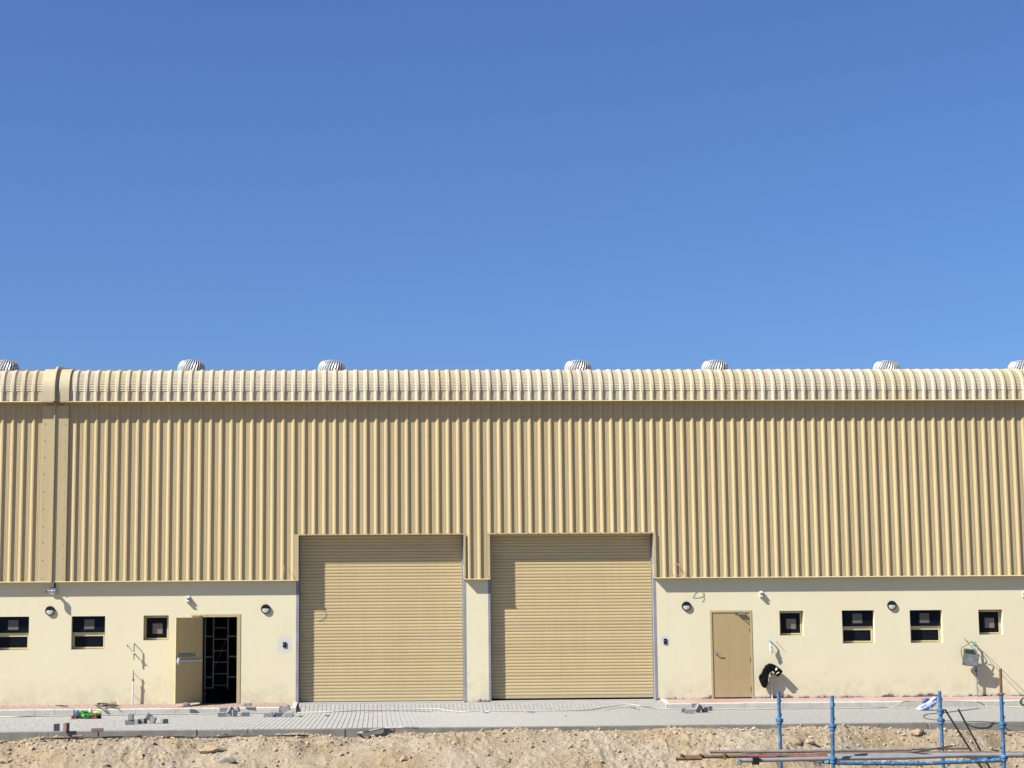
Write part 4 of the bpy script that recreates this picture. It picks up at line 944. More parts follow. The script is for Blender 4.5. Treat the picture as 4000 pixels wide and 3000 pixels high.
# floodlight on the right
FY = -.30
fx0, fz0 = W(3793, 2577, FY); r = thing('floodlight', 'dark square work floodlight hanging on a pipe at the right end of the wall', 'floodlight', (fx0, FY, fz0 - .2))
rot = Matrix.Rotation(math.radians(7), 4, 'Y') @ Matrix.Rotation(math.radians(12), 4, 'X')
w_, h_ = .40, .325
MB().rbox((fx0, FY + .02, fz0), (w_, .05, h_), rot, .008).put('case', M['fbody'], r)
MB().rbox(Vector((fx0, FY + .02, fz0)) + rot @ Vector((0, -.027, 0)), (w_ - .035, .008, h_ - .035), rot).put('glass', M['fglass'], r)
MB().rbox(Vector((fx0, FY + .11, fz0)) + rot @ Vector((0.0, 0, 0)), (w_ * .8, .14, h_ * .75), rot, .03).put('reflector_housing', M['fbody'], r)
gx_, gz_ = W(3789, 2545, FY); MB().rbox((gx_, FY + .07, gz_), (.265, .12, .12), rot, .01).put('gear_box', M['fbody'], r)
b = MB(); cxs = [W(a, c_, FY) for a, c_ in ((3765, 2580), (3758, 2550), (3760, 2530), (3775, 2522), (3795, 2508), (3806, 2504))]
b.tube(smoothpath([(a, FY + .06, c_) for a, c_ in cxs[:5]] + [(cxs[5][0], -.1, cxs[5][1])], 5), .010, 6)
cxs = [W(a, c_, FY) for a, c_ in ((3812, 2560), (3818, 2545), (3822, 2530), (3810, 2522), (3800, 2520))]
b.tube(smoothpath([(a, FY + .06, c_) for a, c_ in cxs], 5), .010, 6).put('flex', M['cable'], r)
x, _ = W(3812, 2600, PYo); xt, zt_ = W(3806, 2506, PYo)
r = thing('standpipe', 'dark standpipe with mint green top carrying the floodlight', 'pipe', (x, PYo, -.01))
MB().tube([(xt - .03, 0, zt_), (xt - .02, PYo * .8, zt_), (xt, PYo, zt_ - .02), (xt + .005, PYo, zt_ - .22)], .0155, 10).put('green_pipe', M['mint'], r)
MB().tube([(xt + .005, PYo, zt_ - .2), (x, PYo, 1.05), (x + .012, PYo, -.015)], .0185, 12).put('grey_pipe', M['pipeg'], r)
MB().lathe([(.018, -.04), (.028, -.02), (.028, .02), (.018, .04)], (x, PYo, WZ(3812, 2620, PYo)), 'z', 12).put('coupling', M['rustd'], r)
MB().tube([(x + .01, 0, .24), (x + .01, PYo, .24)], .007, 6).tube([(x - .03, PYo - .012, .24), (x + .05, PYo - .012, .24)], .008, 6).put('bracket', M['greyp'], r)
xb2, z2 = W(3767, 2496); xe, ze_ = W(3797, 2534, -.2)
tag(MB().tube([(xb2, 0, z2 + .02), (xb2, -.03, z2), (xb2 + .06, -.2, z2 - .10)], .008, 8).put('pipe_stub', M['rustd']), 'thin rusty stub bent out of the wall above the floodlight', 'pipe stub')
# cable running down to the right from the pipe top
cp = [(3808, 2505, -.13), (3822, 2529, -.2), (3870, 2573, -.42), (3905, 2608, -.5), (3950, 2652, -.52), (4000, 2700, -.55), (4040, 2735, -.6)]
tag(MB().tube([(*(lambda q: (q[0], Y_, q[1]))(W(a, c_, Y_)),) for a, c_, Y_ in cp], .0065, 6).put('cable', M['cable']), 'thin brown cable running down to the right from the floodlight', 'cable')

# cable loops hanging on the cladding
def wloop(pts, Y, r, mat, name): return MB().tube(smoothpath([(W(a, c_, Y)[0], Y + d, W(a, c_, Y)[1]) for a, c_, d in pts], 5), r, 6).put(name, mat)
LY = -.30
lp = [(2641 + 19 * math.sin(t) + 0, 2226 - 25 * math.cos(t), -.03 * math.sin(t * 1.5)) for t in np.linspace(0, 2 * math.pi, 13)]
lp = [(2641, 2200, .15)] + lp[1:-1] + [(2643, 2200, .15)]
lp2 = [(2643, 2203, .02), (2654, 2215, -.03), (2655, 2235, -.04), (2650, 2248, -.03)]
r = thing('cable_coil', 'pink cable coil hanging on the cladding right of the right shutter', 'cable', W(2641, 2250, LY)[0:1] + (LY, W(2641, 2250, LY)[1]), 'pink cables on the cladding')
def wl(pts, Y, rad, mat, parent, name): return MB().tube(smoothpath([(W(a, c_, Y)[0], Y + d, W(a, c_, Y)[1]) for a, c_, d in pts], 5), rad, 6).put(name, mat, parent)
wl(lp, LY, .0055, M['pinkc'], r, 'loop'); wl(lp2, LY, .0055, M['pinkc'], r, 'loop')
r = thing('cable_coil', 'pink cable hooked on the cladding left of the left shutter', 'cable', W(1100, 2250, LY)[0:1] + (LY, W(1100, 2250, LY)[1]), 'pink cables on the cladding')
wl([(1106, 2205, .15), (1111, 2222, -.03), (1108, 2243, -.04), (1097, 2258, -.03), (1085, 2264, -.02)], LY, .0055, M['pinkc'], r, 'loop')
# ------------------------------------------------------------------ loose things on footpath and road
def rot3(a, b_, c_): return Matrix.Rotation(a, 4, 'Z') @ Matrix.Rotation(b_, 4, 'Y') @ Matrix.Rotation(c_, 4, 'X')
PB = (0.2, 0.1, 0.08)
blk = {}
def block_mesh(key):
    if key in blk: return blk[key]
    w, d, h, mat = key; b = MB().box(-w / 2, w / 2, -d / 2, d / 2, -h / 2, h / 2, .006)
    blk[key] = b.mesh('paving_block', M[mat]); return blk[key]
def block(px, py, lab, yaw=0, stand=None, lift=0, mat='block', grp=None, roll=0, pit=0, z=RZ, size=(0.2, .1, .08), y_off=0):
    """px,py: where its foot meets the ground"""
    p = G(px, py, z); w, d, h = size
    if stand == 'up': w, d, h = d, h, w
    elif stand == 'side': w, d, h = w, h, d
    o = bpy.data.objects.new('paving_block', block_mesh((w, d, h, mat))); COL.objects.link(o)
    o.location = (p[0], p[1] + y_off, (road_z(p[1] + y_off) if p[2] < -.1 else p[2]) + h / 2 + lift + .001); o.rotation_euler = (roll, pit, yaw); tag(o, lab, 'paving block', grp); return o
R = math.radians; g1 = 'loose paving blocks on the road left of the open door'
block(506, 2831, 'loose grey paving block at the bottom left of the stack near the hi-vis heap', R(4), 'side', grp=g1)
block(511, 2831, 'loose grey paving block on top of the two block stack near the hi-vis heap', R(-8), 'up', lift=.1, grp=g1, size=(.13, .11, .09))
block(534, 2827, 'loose grey paving block just right of the two block stack', R(75), None, grp=g1, size=(.13, .11, .1))
block(560, 2826, 'loose grey paving block at the foot of the leaning blocks', R(70), None, grp=g1, size=(.16, .11, .11))
block(580, 2826, 'loose grey paving block tilted on top of the leaning heap', R(15), 'up', lift=.075, pit=R(28), grp=g1, size=(.14, .12, .1))
block(597, 2826, 'loose grey paving block leaning on the right of the heap', R(-15), 'up', pit=R(20), lift=.01, grp=g1, size=(.13, .12, .1))
block(641, 2826, 'lone grey paving block lying right of the leaning heap', R(35), None, grp=g1, size=(.14, .13, .1))
g2 = 'paving blocks piled in front of the open door'
block(866, 2800, 'grey paving block at the left foot of the pile in front of the open door', R(10), 'side', grp=g2)
block(885, 2799, 'grey paving block behind the left foot of the pile before the open door', R(-8), 'side', grp=g2, y_off=.2)
block(872, 2797, 'grey paving block lying across the left top of the pile before the open door', R(3), 'side', lift=.1, grp=g2, y_off=.1)
block(900, 2799, 'grey paving block tipped on end at the top of the pile before the open door', R(25), 'up', lift=.06, pit=R(32), grp=g2, size=(.17, .11, .09))
block(916, 2799, 'grey paving block standing in the middle of the pile before the open door', R(20), 'up', grp=g2, size=(.16, .12, .1))
block(925, 2798, 'grey paving block tilted on the right top of the pile before the open door', R(-20), 'up', lift=.09, pit=R(-25), grp=g2, size=(.11, .12, .1))
block(958, 2798, 'pale grey paving block lying at the right foot of the pile before the open door', R(12), None, grp=g2, size=(.2, .12, .1))
g3 = 'paving blocks piled at the left corner of the apron'
block(1048, 2801, 'grey paving block on the left of the pile by the apron corner', R(-4), 'side', grp=g3, size=(.22, .1, .1))
block(1085, 2800, 'grey paving block in the middle of the pile by the apron corner', R(20), 'side', grp=g3)
block(1096, 2798, 'grey paving block leaning behind the pile by the apron corner', R(10), 'up', grp=g3, y_off=.25, pit=R(15), size=(.2, .14, .08), lift=.03)
block(1116, 2797, 'large grey paving block tilted on top of the pile by the apron corner', R(-10), 'side', lift=.11, pit=R(-22), grp=g3, size=(.2, .12, .1))
block(1128, 2801, 'dark sided grey paving block on the right of the pile by the apron corner', R(-8), 'side', grp=g3, size=(.22, .1, .1))
block(1068, 2795, 'flat grey paving block behind the pile by the apron corner', R(2), None, grp=g3, y_off=.2)
g4 = 'paving blocks piled before the closed door'
block(2668, 2783, 'small pale paving block at the left end of the pile before the closed door', R(15), None, grp=g4, size=(.13, .11, .1))
block(2694, 2787, 'grey paving block lying at the front of the pile before the closed door', R(-6), 'side', grp=g4, size=(.22, .1, .13))
block(2716, 2782, 'grey paving block set across the top of the pile before the closed door', R(4), 'side', lift=.11, grp=g4, size=(.2, .1, .09))
block(2728, 2784, 'grey paving block tipped over in the middle of the pile before the closed door', R(25), 'up', pit=R(35), lift=.02, grp=g4, size=(.17, .13, .11))
block(2752, 2783, 'grey paving block at the right front of the pile before the closed door', R(30), None, grp=g4, size=(.13, .12, .13))
block(2771, 2776, 'grey paving block behind the right end of the pile before the closed door', R(20), None, grp=g4, size=(.12, .11, .11))
block(968, 2759, 'flat grey paving block on the footpath between open door and shutter', R(-3), None, z=FZ + .03)
g5 = 'paving blocks on the lower kerb'
block(220, 2856, 'pale grey paving block standing on the lower kerb, leftmost', R(25), 'up', grp=g5, size=(.15, .13, .05))
block(259, 2857, 'dark grey paving block standing on the lower kerb, second from the left', R(60), 'up', grp=g5, size=(.17, .1, .09), mat='blockr')
block(380, 2858, 'reddish brown paving block lying on the edge of the lower kerb', R(3), 'side', grp=g5, mat='blockr', size=(.235, .07, .12))
p = T(303, 2884); o = bpy.data.objects.new('paving_block', block_mesh((.21, .1, .08, 'blockr'))); COL.objects.link(o); o.location = (p[0], p[1], p[2] + .02); o.rotation_euler = (.1, .02, .03)
tag(o, 'reddish paving block half sunk in the dirt below the lower kerb', 'paving block', g5)
# door wedge stone
def lump(name, c, s, mat, seed, sub=2, amp=.25, flat=False):
    r_ = random.Random(seed); bm = bmesh.new(); bmesh.ops.create_icosphere(bm, subdivisions=sub, radius=1)
    ph = [(r_.uniform(0, 6), r_.uniform(1, 3)) for _ in range(6)]
    for v in bm.verts:
        q = v.co; d = 1 + amp * (math.sin(q.x * ph[0][1] * 2 + ph[0][0]) + math.sin(q.y * ph[1][1] * 2 + ph[1][0]) + math.sin(q.z * ph[2][1] * 2 + ph[2][0])) / 2 + r_.uniform(-1, 1) * amp * .3
        v.co = Vector((q.x * s[0] * d, q.y * s[1] * d, q.z * s[2] * d))
    b = MB().add([(v.co + Vector(c))[:] for v in bm.verts], [[v.index for v in f.verts] for f in bm.faces]); bm.free(); return b
p = G(727, 2759, FZ + .05); tag(lump('s', (p[0], p[1], p[2] + .045), (.105, .06, .055), None, 5, amp=.12).put('door_stop_stone', M['litterg'], smooth=False), 'dark round stone holding the open door', 'stone')
# sticks, cable tangle and wood offcut on the left footpath
zf = FZ + .04
def gpath(pts, z, lift=.0): return [(G(a, c_, z)[0], G(a, c_, z)[1], z + lift + (e if e else 0)) for a, c_, e in pts]
tag(MB().tube(gpath([(217, 2759, 0), (240, 2760, .005), (262, 2762, 0)], zf, .02), .014, 6).put('stick', M['rod']), 'dark stick on the left footpath, the nearer of two', 'stick', 'sticks on the left footpath')
tag(MB().tube(gpath([(228, 2757, 0), (270, 2756, 0)], zf, .02), .012, 6).put('stick', M['rod']), 'dark stick on the left footpath, the farther of two', 'stick', 'sticks on the left footpath')
b = MB()
for q in range(5):
    r_ = random.Random(q); b.tube(smoothpath(gpath([(374 + r_.uniform(-2, 4), 2761 - q * .5, .03), (392, 2763 + r_.uniform(-1, 1), .02), (420, 2761 + r_.uniform(-2, 2), .05 * r_.random()), (440 + q * 6, 2762 + r_.uniform(-2, 1.5), .02), (404, 2757 + r_.uniform(-1.5, 1), .05), (380, 2758, .06 * r_.random())], zf, .01), 5), .010, 5)
tag(b.put('cable_tangle', M['rod']), 'tangle of black cable on the left footpath by the wood offcut', 'cable')
p = G(443, 2758, zf); tag(MB().box(p[0] - .066, p[0] + .066, p[1] - .04, p[1] + .04, zf - .01, zf + .115, .004).put('wood_block', M['wood']), 'small square wood offcut standing on the left footpath', 'wood offcut')

# hi-vis heap with green rope
hp0 = G(335, 2808, RZ); r = thing('clothes_heap', 'heap of hi-vis clothing and tangled green rope on the road, left', 'clothes heap', hp0)
S = 1 / 172.0
def hx(px): return hp0[0] + (px - 335) * S
def heap(pxc, w, h, up, mat, seed, name, dy=.1, amp=.3): lump(name, (hx(pxc), hp0[1] + dy, hp0[2] + up + h * .5), (w / 2, w * .32, h * .62), None, seed, 3, amp).put(name, M[mat], r, smooth=False)
heap(332, .44, .17, .0, 'hiviz', 1, 'hi_vis_vest', .2, .12); heap(312, .18, .17, .02, 'hiviz', 2, 'hi_vis_vest', .14, .12); heap(376, .22, .14, .02, 'hiviz', 9, 'hi_vis_vest', .14, .12)
heap(350, .10, .10, .12, 'film', 3, 'clear_bag', .14); heap(298, .13, .15, .02, 'navy', 4, 'navy_cloth', .08); heap(287, .14, .07, 0, 'redrag', 5, 'red_cloth', .02)
heap(371, .13, .13, .01, 'orange', 6, 'orange_cloth', -.02); heap(390, .10, .08, 0, 'black', 7, 'dark_glove', .05); heap(283, .10, .012, 0, 'orange', 8, 'orange_cloth', -.12, .1)
heap(285, .035, .18, .04, 'rod', 14, 'dark_bottle', .08, .05)
b = MB(); r_ = random.Random(3)
for q in range(17):
    cx_ = 334 + r_.uniform(-16, 16); rx_, rz_ = r_.uniform(10, 20) * S, r_.uniform(.04, .09); cz0 = hp0[2] + r_.uniform(.07, .12); ph = r_.uniform(0, 6)
    b.tube([(hx(cx_) + rx_ * math.cos(a + ph), hp0[1] - .03 + .05 * math.sin(a * 2 + ph) - .03 * r_.random(), max(hp0[2] + .008, cz0 + rz_ * math.sin(a))) for a in np.linspace(0, 5.6, 18)], .0065, 5)
b.put('green_rope', M['rope'], r)

# white hose across the whole site
hz = RZ + .014
pts = [(-60, 2799, hz), (60, 2800, hz), (150, 2797, hz), (300, 2795, hz), (500, 2792, hz), (700, 2789, hz), (900, 2787, hz), (1050, 2785, hz), (1165, 2783.5, hz), (1300, 2780, hz + .03), (1450, 2774, hz + .04), (1590, 2771, hz + .05), (1700, 2768, hz + .07), (1750, 2776, hz + .03), (1815, 2780, hz + .01), (1870, 2776.5, hz + .03), (2000, 2778, hz + .015), (2200, 2775.5, hz + .02), (2300, 2773, hz + .02), (2370, 2762, hz + .06), (2440, 2751, hz + .12), (2500, 2757, hz + .09), (2560, 2767, hz + .02), (2650, 2770.5, hz), (2800, 2770, hz), (3000, 2769.5, hz), (3200, 2767, hz), (3400, 2765, hz), (3475, 2763, hz)]
P = [(G(a, c_, z_)) for a, c_, z_ in pts]
zk = FZ + .02
P += [G(3500, 2757, hz + .06), G(3520, 2746, zk), G(3535, 2740.5, zk), G(3600, 2739, zk), G(3700, 2738, zk), G(3790, 2738.5, zk), G(3815, 2741, zk + .01), G(3840, 2751, hz + .07), G(3865, 2762, hz), G(3950, 2762, hz), G(4060, 2763, hz)]
tag(MB().tube(smoothpath(P, 6), .0135, 8).put('hose', M['hose']), 'long white hose running along the upper kerb and across the apron', 'hose')
# thin wire scribble on the apron, right
za = -.10
P = [G(2512, 2730, -.02), G(2490, 2735, -.04), G(2462, 2741, za + .03), G(2458, 2746, za), G(2480, 2750, za - .02), G(2510, 2756, za - .05), G(2518, 2750, za - .02), G(2500, 2746, za), G(2488, 2752, za - .04), G(2480, 2762, -.16), G(2462, 2758, -.14)]
tag(MB().tube(smoothpath(P, 5), .006, 5).put('wire', M['wire']), 'thin wire scribble lying on the apron before the right shutter', 'wire')
# litter
def litter(px, py, z, w, h, mat, seed, label, cat='litter', n=3, grp=None):
    r_ = random.Random(seed); p = G(px, py, z); b = MB()
    for q in range(n):
        mt = rot3(r_.uniform(-.6, .6), r_.uniform(-.25, .25), r_.uniform(-.3, .3)); b.rbox(Vector((p[0] + r_.uniform(-.5, .5) * w, p[1] + r_.uniform(-.08, .08), p[2] + h * .4 + r_.random() * h * .5)), (w * r_.uniform(.5, .9), .08 * r_.uniform(.5, 1), .012 + h * .2 * r_.random()), mt)
    return tag(b.put('litter', M[mat]), label, cat, grp)
litter(1536, 2744, -.05, .34, .09, 'litterg', 4, 'crumpled grey packaging strips in front of the left shutter', n=7)
litter(1540, 2752, -.09, .42, .02, 'greyp', 5, 'pale flat strip lying before the crumpled packaging at the left shutter', n=3)
litter(1896, 2785, RZ, .17, .04, 'litter', 6, 'white crumpled scrap on the road before the pillar between the shutters', n=3)
litter(2055, 2784, RZ, .05, .06, 'litter', 7, 'small bright white scrap on the road before the right shutter', n=2)
litter(2075, 2785, RZ, .12, .04, 'litterg', 8, 'grey shreds right of the small white scrap on the road', n=4)
litter(2207, 2797, RZ, .04, .015, 'litterg', 9, 'tiny dark scrap alone on the road before the right shutter', n=2)
litter(1179, 2743, -.05, .12, .08, 'kerb', 10, 'broken pale lump at the left foot of the left shutter', n=3)
litter(1449, 2787, RZ, .03, .02, 'wood', 11, 'tiny yellow scrap on the road before the left shutter', n=2)
litter(640, 2788, RZ, .30, .02, 'litter', 12, 'white powdery scraps against the upper kerb, left of the open door', n=5)
litter(790, 2788, RZ, .12, .02, 'litter', 13, 'white scrap against the upper kerb below the open door', n=4)
# missing pavers: two black slabs on the road paint the shade of the holes
for a, c_, lab in ((1175, 2798.5, 'black slab painted as the dark hole of a missing block, nearer the apron corner pile'), (1279, 2796.5, 'black slab painted as the dark hole of a missing block, farther right of the apron corner pile')):
    p = G(a, c_, RZ); struct(MB().box(p[0] - .05, p[0] + .05, p[1] - .25, p[1] + .25, p[2] - .01, p[2] + .006).put('paving_gap_shade', M['black']))

# cloth bundle on the kerb at the right
By = G(3620, 2776, RZ)[1]
def bw(a, c_, Y): x_, z_ = W(3400 + a / 5.53, 2700 + c_ / 5.53, Y); return x_, z_
def softshape(poly, Y, th, mat, name, parent, wob=.012, seed=1):
    pp = [bw(a, c_, Y) for a, c_ in poly]; bm = bmesh.new(); vs = [bm.verts.new((a, Y - th / 2, c_)) for a, c_ in pp]; f = bm.faces.new(vs)
    r_ = bmesh.ops.extrude_face_region(bm, geom=[f])
    for e in r_['geom']:
        if isinstance(e, bmesh.types.BMVert): e.co.y += th
    bmesh.ops.triangulate(bm, faces=bm.faces[:]); bmesh.ops.subdivide_edges(bm, edges=bm.edges[:], cuts=3, use_grid_fill=True); bmesh.ops.smooth_vert(bm, verts=bm.verts[:], factor=.5, use_axis_x=True, use_axis_y=True, use_axis_z=True)
    rr = random.Random(seed); a1, a2 = rr.uniform(30, 50), rr.uniform(30, 60)
    for v in bm.verts: v.co.y += wob * math.sin(v.co.x * a1 + v.co.z * 40) + wob * math.sin(v.co.z * a2 - v.co.x * 30)
    b = MB().add([v.co[:] for v in bm.verts], [[v.index for v in f_.verts] for f_ in bm.faces]); bm.free(); return b.put(name, mat, parent, smooth=True)
o_ = bw(1200, 415, By); r = thing('cloth_bundle', 'pale blue cloth bundle lying against the upper kerb behind a scaffold pole', 'cloth', (o_[0], By, road_z(By)))
softshape([(1005, 412), (1020, 370), (1060, 320), (1130, 285), (1230, 245), (1300, 190), (1350, 135), (1395, 112), (1422, 140), (1415, 200), (1400, 270), (1340, 330), (1300, 365), (1310, 400), (1250, 415), (1150, 395), (1130, 418)], By + .10, .26, M['bag'], 'pale_cloth', r, .02, 2)
softshape([(1125, 160), (1190, 145), (1290, 160), (1300, 190), (1230, 245), (1150, 272), (1130, 240)], By + .30, .12, M['bagd'], 'patterned_cloth', r, .012, 4)
# dark coil at the right picture edge
p = G(3998, 2764, RZ); r = thing('coil', 'black and yellow green coil of line cut by the right edge of the picture', 'coil', p)
for m_, sd in ((M['rod'], 1), (M['hiviz'], 2), (M['wire'], 3)):
    b = MB(); r_ = random.Random(sd)
    for q in range(5): a0 = r_.uniform(0, 6); rr = r_.uniform(.08, .13); b.tube([(p[0] + .04 + rr * math.cos(a + a0) + r_.uniform(-.01, .01), p[1] + .04 * math.sin(a * 2), p[2] + .14 + rr * math.sin(a + a0)) for a in np.linspace(0, 5.8, 16)], .009, 5)
    b.put('strand', m_, r)

# ------------------------------------------------------------------ hoses and strips in the dirt
def tp(px, py, up=.03): q = T(px, py); return (q[0], q[1], q[2] + up)
tag(MB().tube(smoothpath([tp(-40, 2894), tp(60, 2893), tp(160, 2892), tp(250, 2890), tp(307, 2888), tp(400, 2886), tp(480, 2884), tp(545, 2882), (*tp(570, 2877)[:2], tp(570, 2877)[2] + .03), tp(600, 2880, .06), tp(640, 2884), tp(720, 2885), tp(830, 2884), tp(880, 2882), tp(960, 2880), tp(1060, 2880), tp(1150, 2879), tp(1200, 2880)], 4), .017, 7).put('hose', M['hosed']), 'black hose half buried in the dirt along the lower kerb, left', 'hose')
b = MB()
for q in range(4): r_ = random.Random(q); b.tube(smoothpath([tp(868 + r_.uniform(-3, 3), 2884, .02), tp(880, 2880, .05 + .03 * r_.random()), tp(892 + r_.uniform(-3, 5), 2884, .02)], 4), .009, 5)
tag(b.put('cable_tangle', M['hosed']), 'small knot of black cable in the dirt at the foot of the lower kerb', 'cable')
pa, pb_ = tp(608, 2879, .05), tp(684, 2887, .015); d = (Vector(pb_) - Vector(pa)); 
tag(MB().tube([pa, tuple(Vector(pa) + d * .5), pb_], [.035, .03, .012], 6).put('wood_offcut', M['wood']), 'pale wood sliver lying in the dirt below the lower kerb', 'wood offcut')
kz_ = RZ + .015
def K_(px, py, dy=-.06): x_, z_ = W(px, py, KY + dy); return (x_, KY + dy, z_)
P = [tp(1247, 2876, .02), tp(1300, 2874, .02), tp(1355, 2870, .03), K_(1400, 2863), K_(1440, 2856), K_(1480, 2848), K_(1512, 2843, -.03), G(1560, 2841.5, kz_ + .01), G(1600, 2841.5, kz_ + .01), G(1634, 2843, kz_)]
tag(MB().tube(smoothpath(P, 5), [.022] * 46, 7).put('plastic_strip', M['tube']), 'pale flexible strip lifting from the dirt over the lower kerb', 'plastic strip')
P = [G(3822, 2767, hz), G(3760, 2775, hz), G(3692, 2783, hz), G(3650, 2787, hz), G(3620, 2790, hz), G(3607, 2797, hz), G(3612, 2804, hz), G(3640, 2810, hz), G(3692, 2815, hz), G(3760, 2818, hz), G(3830, 2818, hz), K_(3890, 2823, 0), K_(3925, 2827, -.08), K_(3970, 2834, -.16), K_(4060, 2845, -.2)]
tag(MB().tube(smoothpath(P, 5), .0095, 6).put('hose', M['wire']), 'thin olive hose looped on the road at the right, hanging past the lower kerb', 'hose')

# ------------------------------------------------------------------ rocks
rocks = [(835, 2938, (.30, .16, .09), 'rock', 'broad flat tan slab in the dirt below the open door'), (882, 2978, (.20, .12, .07), 'rockg', 'grey flat stone in the dirt, nearest below the open door'),
         (253, 2930, (.075, .06, .06), 'rockw', 'small white stone in the dirt below the two standing paving blocks'), (358, 2940, (.06, .05, .055), 'rockg', 'small dark stone in the dirt below the reddish paving block'),
         (553, 2958, (.09, .07, .07), 'rock', 'rounded stone in the dirt below the leaning paving blocks'), (18, 2980, (.15, .1, .08), 'rock', 'stone in the dirt at the lower left corner'),
         (1580, 2970, (.12, .09, .07), 'rock', 'brown wedge shaped stone in the dirt below the left shutter'), (1978, 2972, (.13, .09, .075), 'rock', 'sharp edged tan stone in the dirt between the shutters'),
         (1775, 2908, (.06, .05, .035), 'rockw', 'small pale wedge stone in the dirt below the pillar between the shutters'), (3585, 2872, (.16, .12, .12), 'rock', 'big tan boulder in the dirt bank left of the fourth scaffold pole'),
         (3113, 2908, (.17, .12, .15), 'rock', 'upright clod between the first two scaffold poles'), (3165, 2905, (.13, .1, .09), 'rock', 'cracked clod right of the upright clod between the first scaffold poles'), (3166, 2883, (.09, .07, .035), 'rockw', 'flat white stone in the dirt between the first two scaffold poles'),
         (1260, 2866, (.09, .06, .04), 'rockw', 'pale flat stone at the foot of the lower kerb below the left shutter'), (1408, 2903, (.07, .05, .05), 'rockg', 'small brown grey stone in the dirt below the left shutter'), (2945, 2850, (.055, .045, .045), 'rockw', 'small white stone against the lower kerb below the closed door')]
def stone(c, s_, seed, n=22):
    r_ = random.Random(seed); bm = bmesh.new()
    for _ in range(n):
        d = Vector((r_.gauss(0, 1), r_.gauss(0, 1), r_.gauss(0, 1))).normalized() * r_.uniform(.75, 1.12)
        bm.verts.new((c[0] + d.x * s_[0], c[1] + d.y * s_[1], c[2] + max(d.z, -.6) * s_[2]))
    bmesh.ops.convex_hull(bm, input=bm.verts[:]); bmesh.ops.delete(bm, geom=[v for v in bm.verts if not v.link_faces], context='VERTS')
    bm.verts.index_update(); b = MB().add([v.co[:] for v in bm.verts], [[v.index for v in f.verts] for f in bm.faces]); bm.free(); return b
for a, c_, s_, mk, lab in rocks:
    q = T(a, c_); stone((q[0], q[1] + s_[1] * .3, q[2] + s_[2] * .3), s_, int(a)).put('rock', M[mk], smooth=False)
    o = bpy.data.objects[-1] if False else COL.objects[-1]; tag(o, lab, 'rock', 'rocks in the dirt')
# rubble: many small stones, one object
V = []; Fq = []; r_ = np.random.RandomState(5)
ico = bmesh.new(); bmesh.ops.create_icosphere(ico, subdivisions=1, radius=1); iv = np.array([v.co[:] for v in ico.verts]); ifc = [[v.index for v in f.verts] for f in ico.faces]; ico.free()
for q in range(8000):
    x = r_.uniform(-11, 18); y = KY - .08 - r_.exponential(1.4) 
    if y < -14: continue
    s_ = .009 + .012 * r_.exponential(1.0); s_ = min(s_, .055)
    z_ = float(ground_z(x, y)); sc_ = s_ * r_.uniform(.6, 1.3, 3) * np.array([1, 1, .75]); a = r_.uniform(0, 6.28); v = iv * sc_ * r_.uniform(.6, 1.25, (12, 1))
    c_, s2 = math.cos(a), math.sin(a); v = np.stack([v[:, 0] * c_ - v[:, 1] * s2 + x, v[:, 0] * s2 + v[:, 1] * c_ + y, v[:, 2] + z_ + s_ * .2], 1); n = len(V); V += v.tolist(); Fq += [[i_ + n for i_ in f] for f in ifc]
me = bpy.data.meshes.new('rubble'); me.from_pydata(V, [], Fq); me.materials.append(M['rubble'] if 'rubble' in M else M['rock'])
o = bpy.data.objects.new('rubble', me); COL.objects.link(o); o['kind'] = 'stuff'; tag(o, 'small loose stones and clods strewn over the dirt', 'rubble')
M['rubble'] = new_mat('rubble', (.55, .45, .32), .95); k = NB(M['rubble']); k.color(k.ramp(k.noise(4, 4, .8), .35, .65, (.31, .23, .145), (.48, .40, .30))); me.materials[0] = M['rubble']

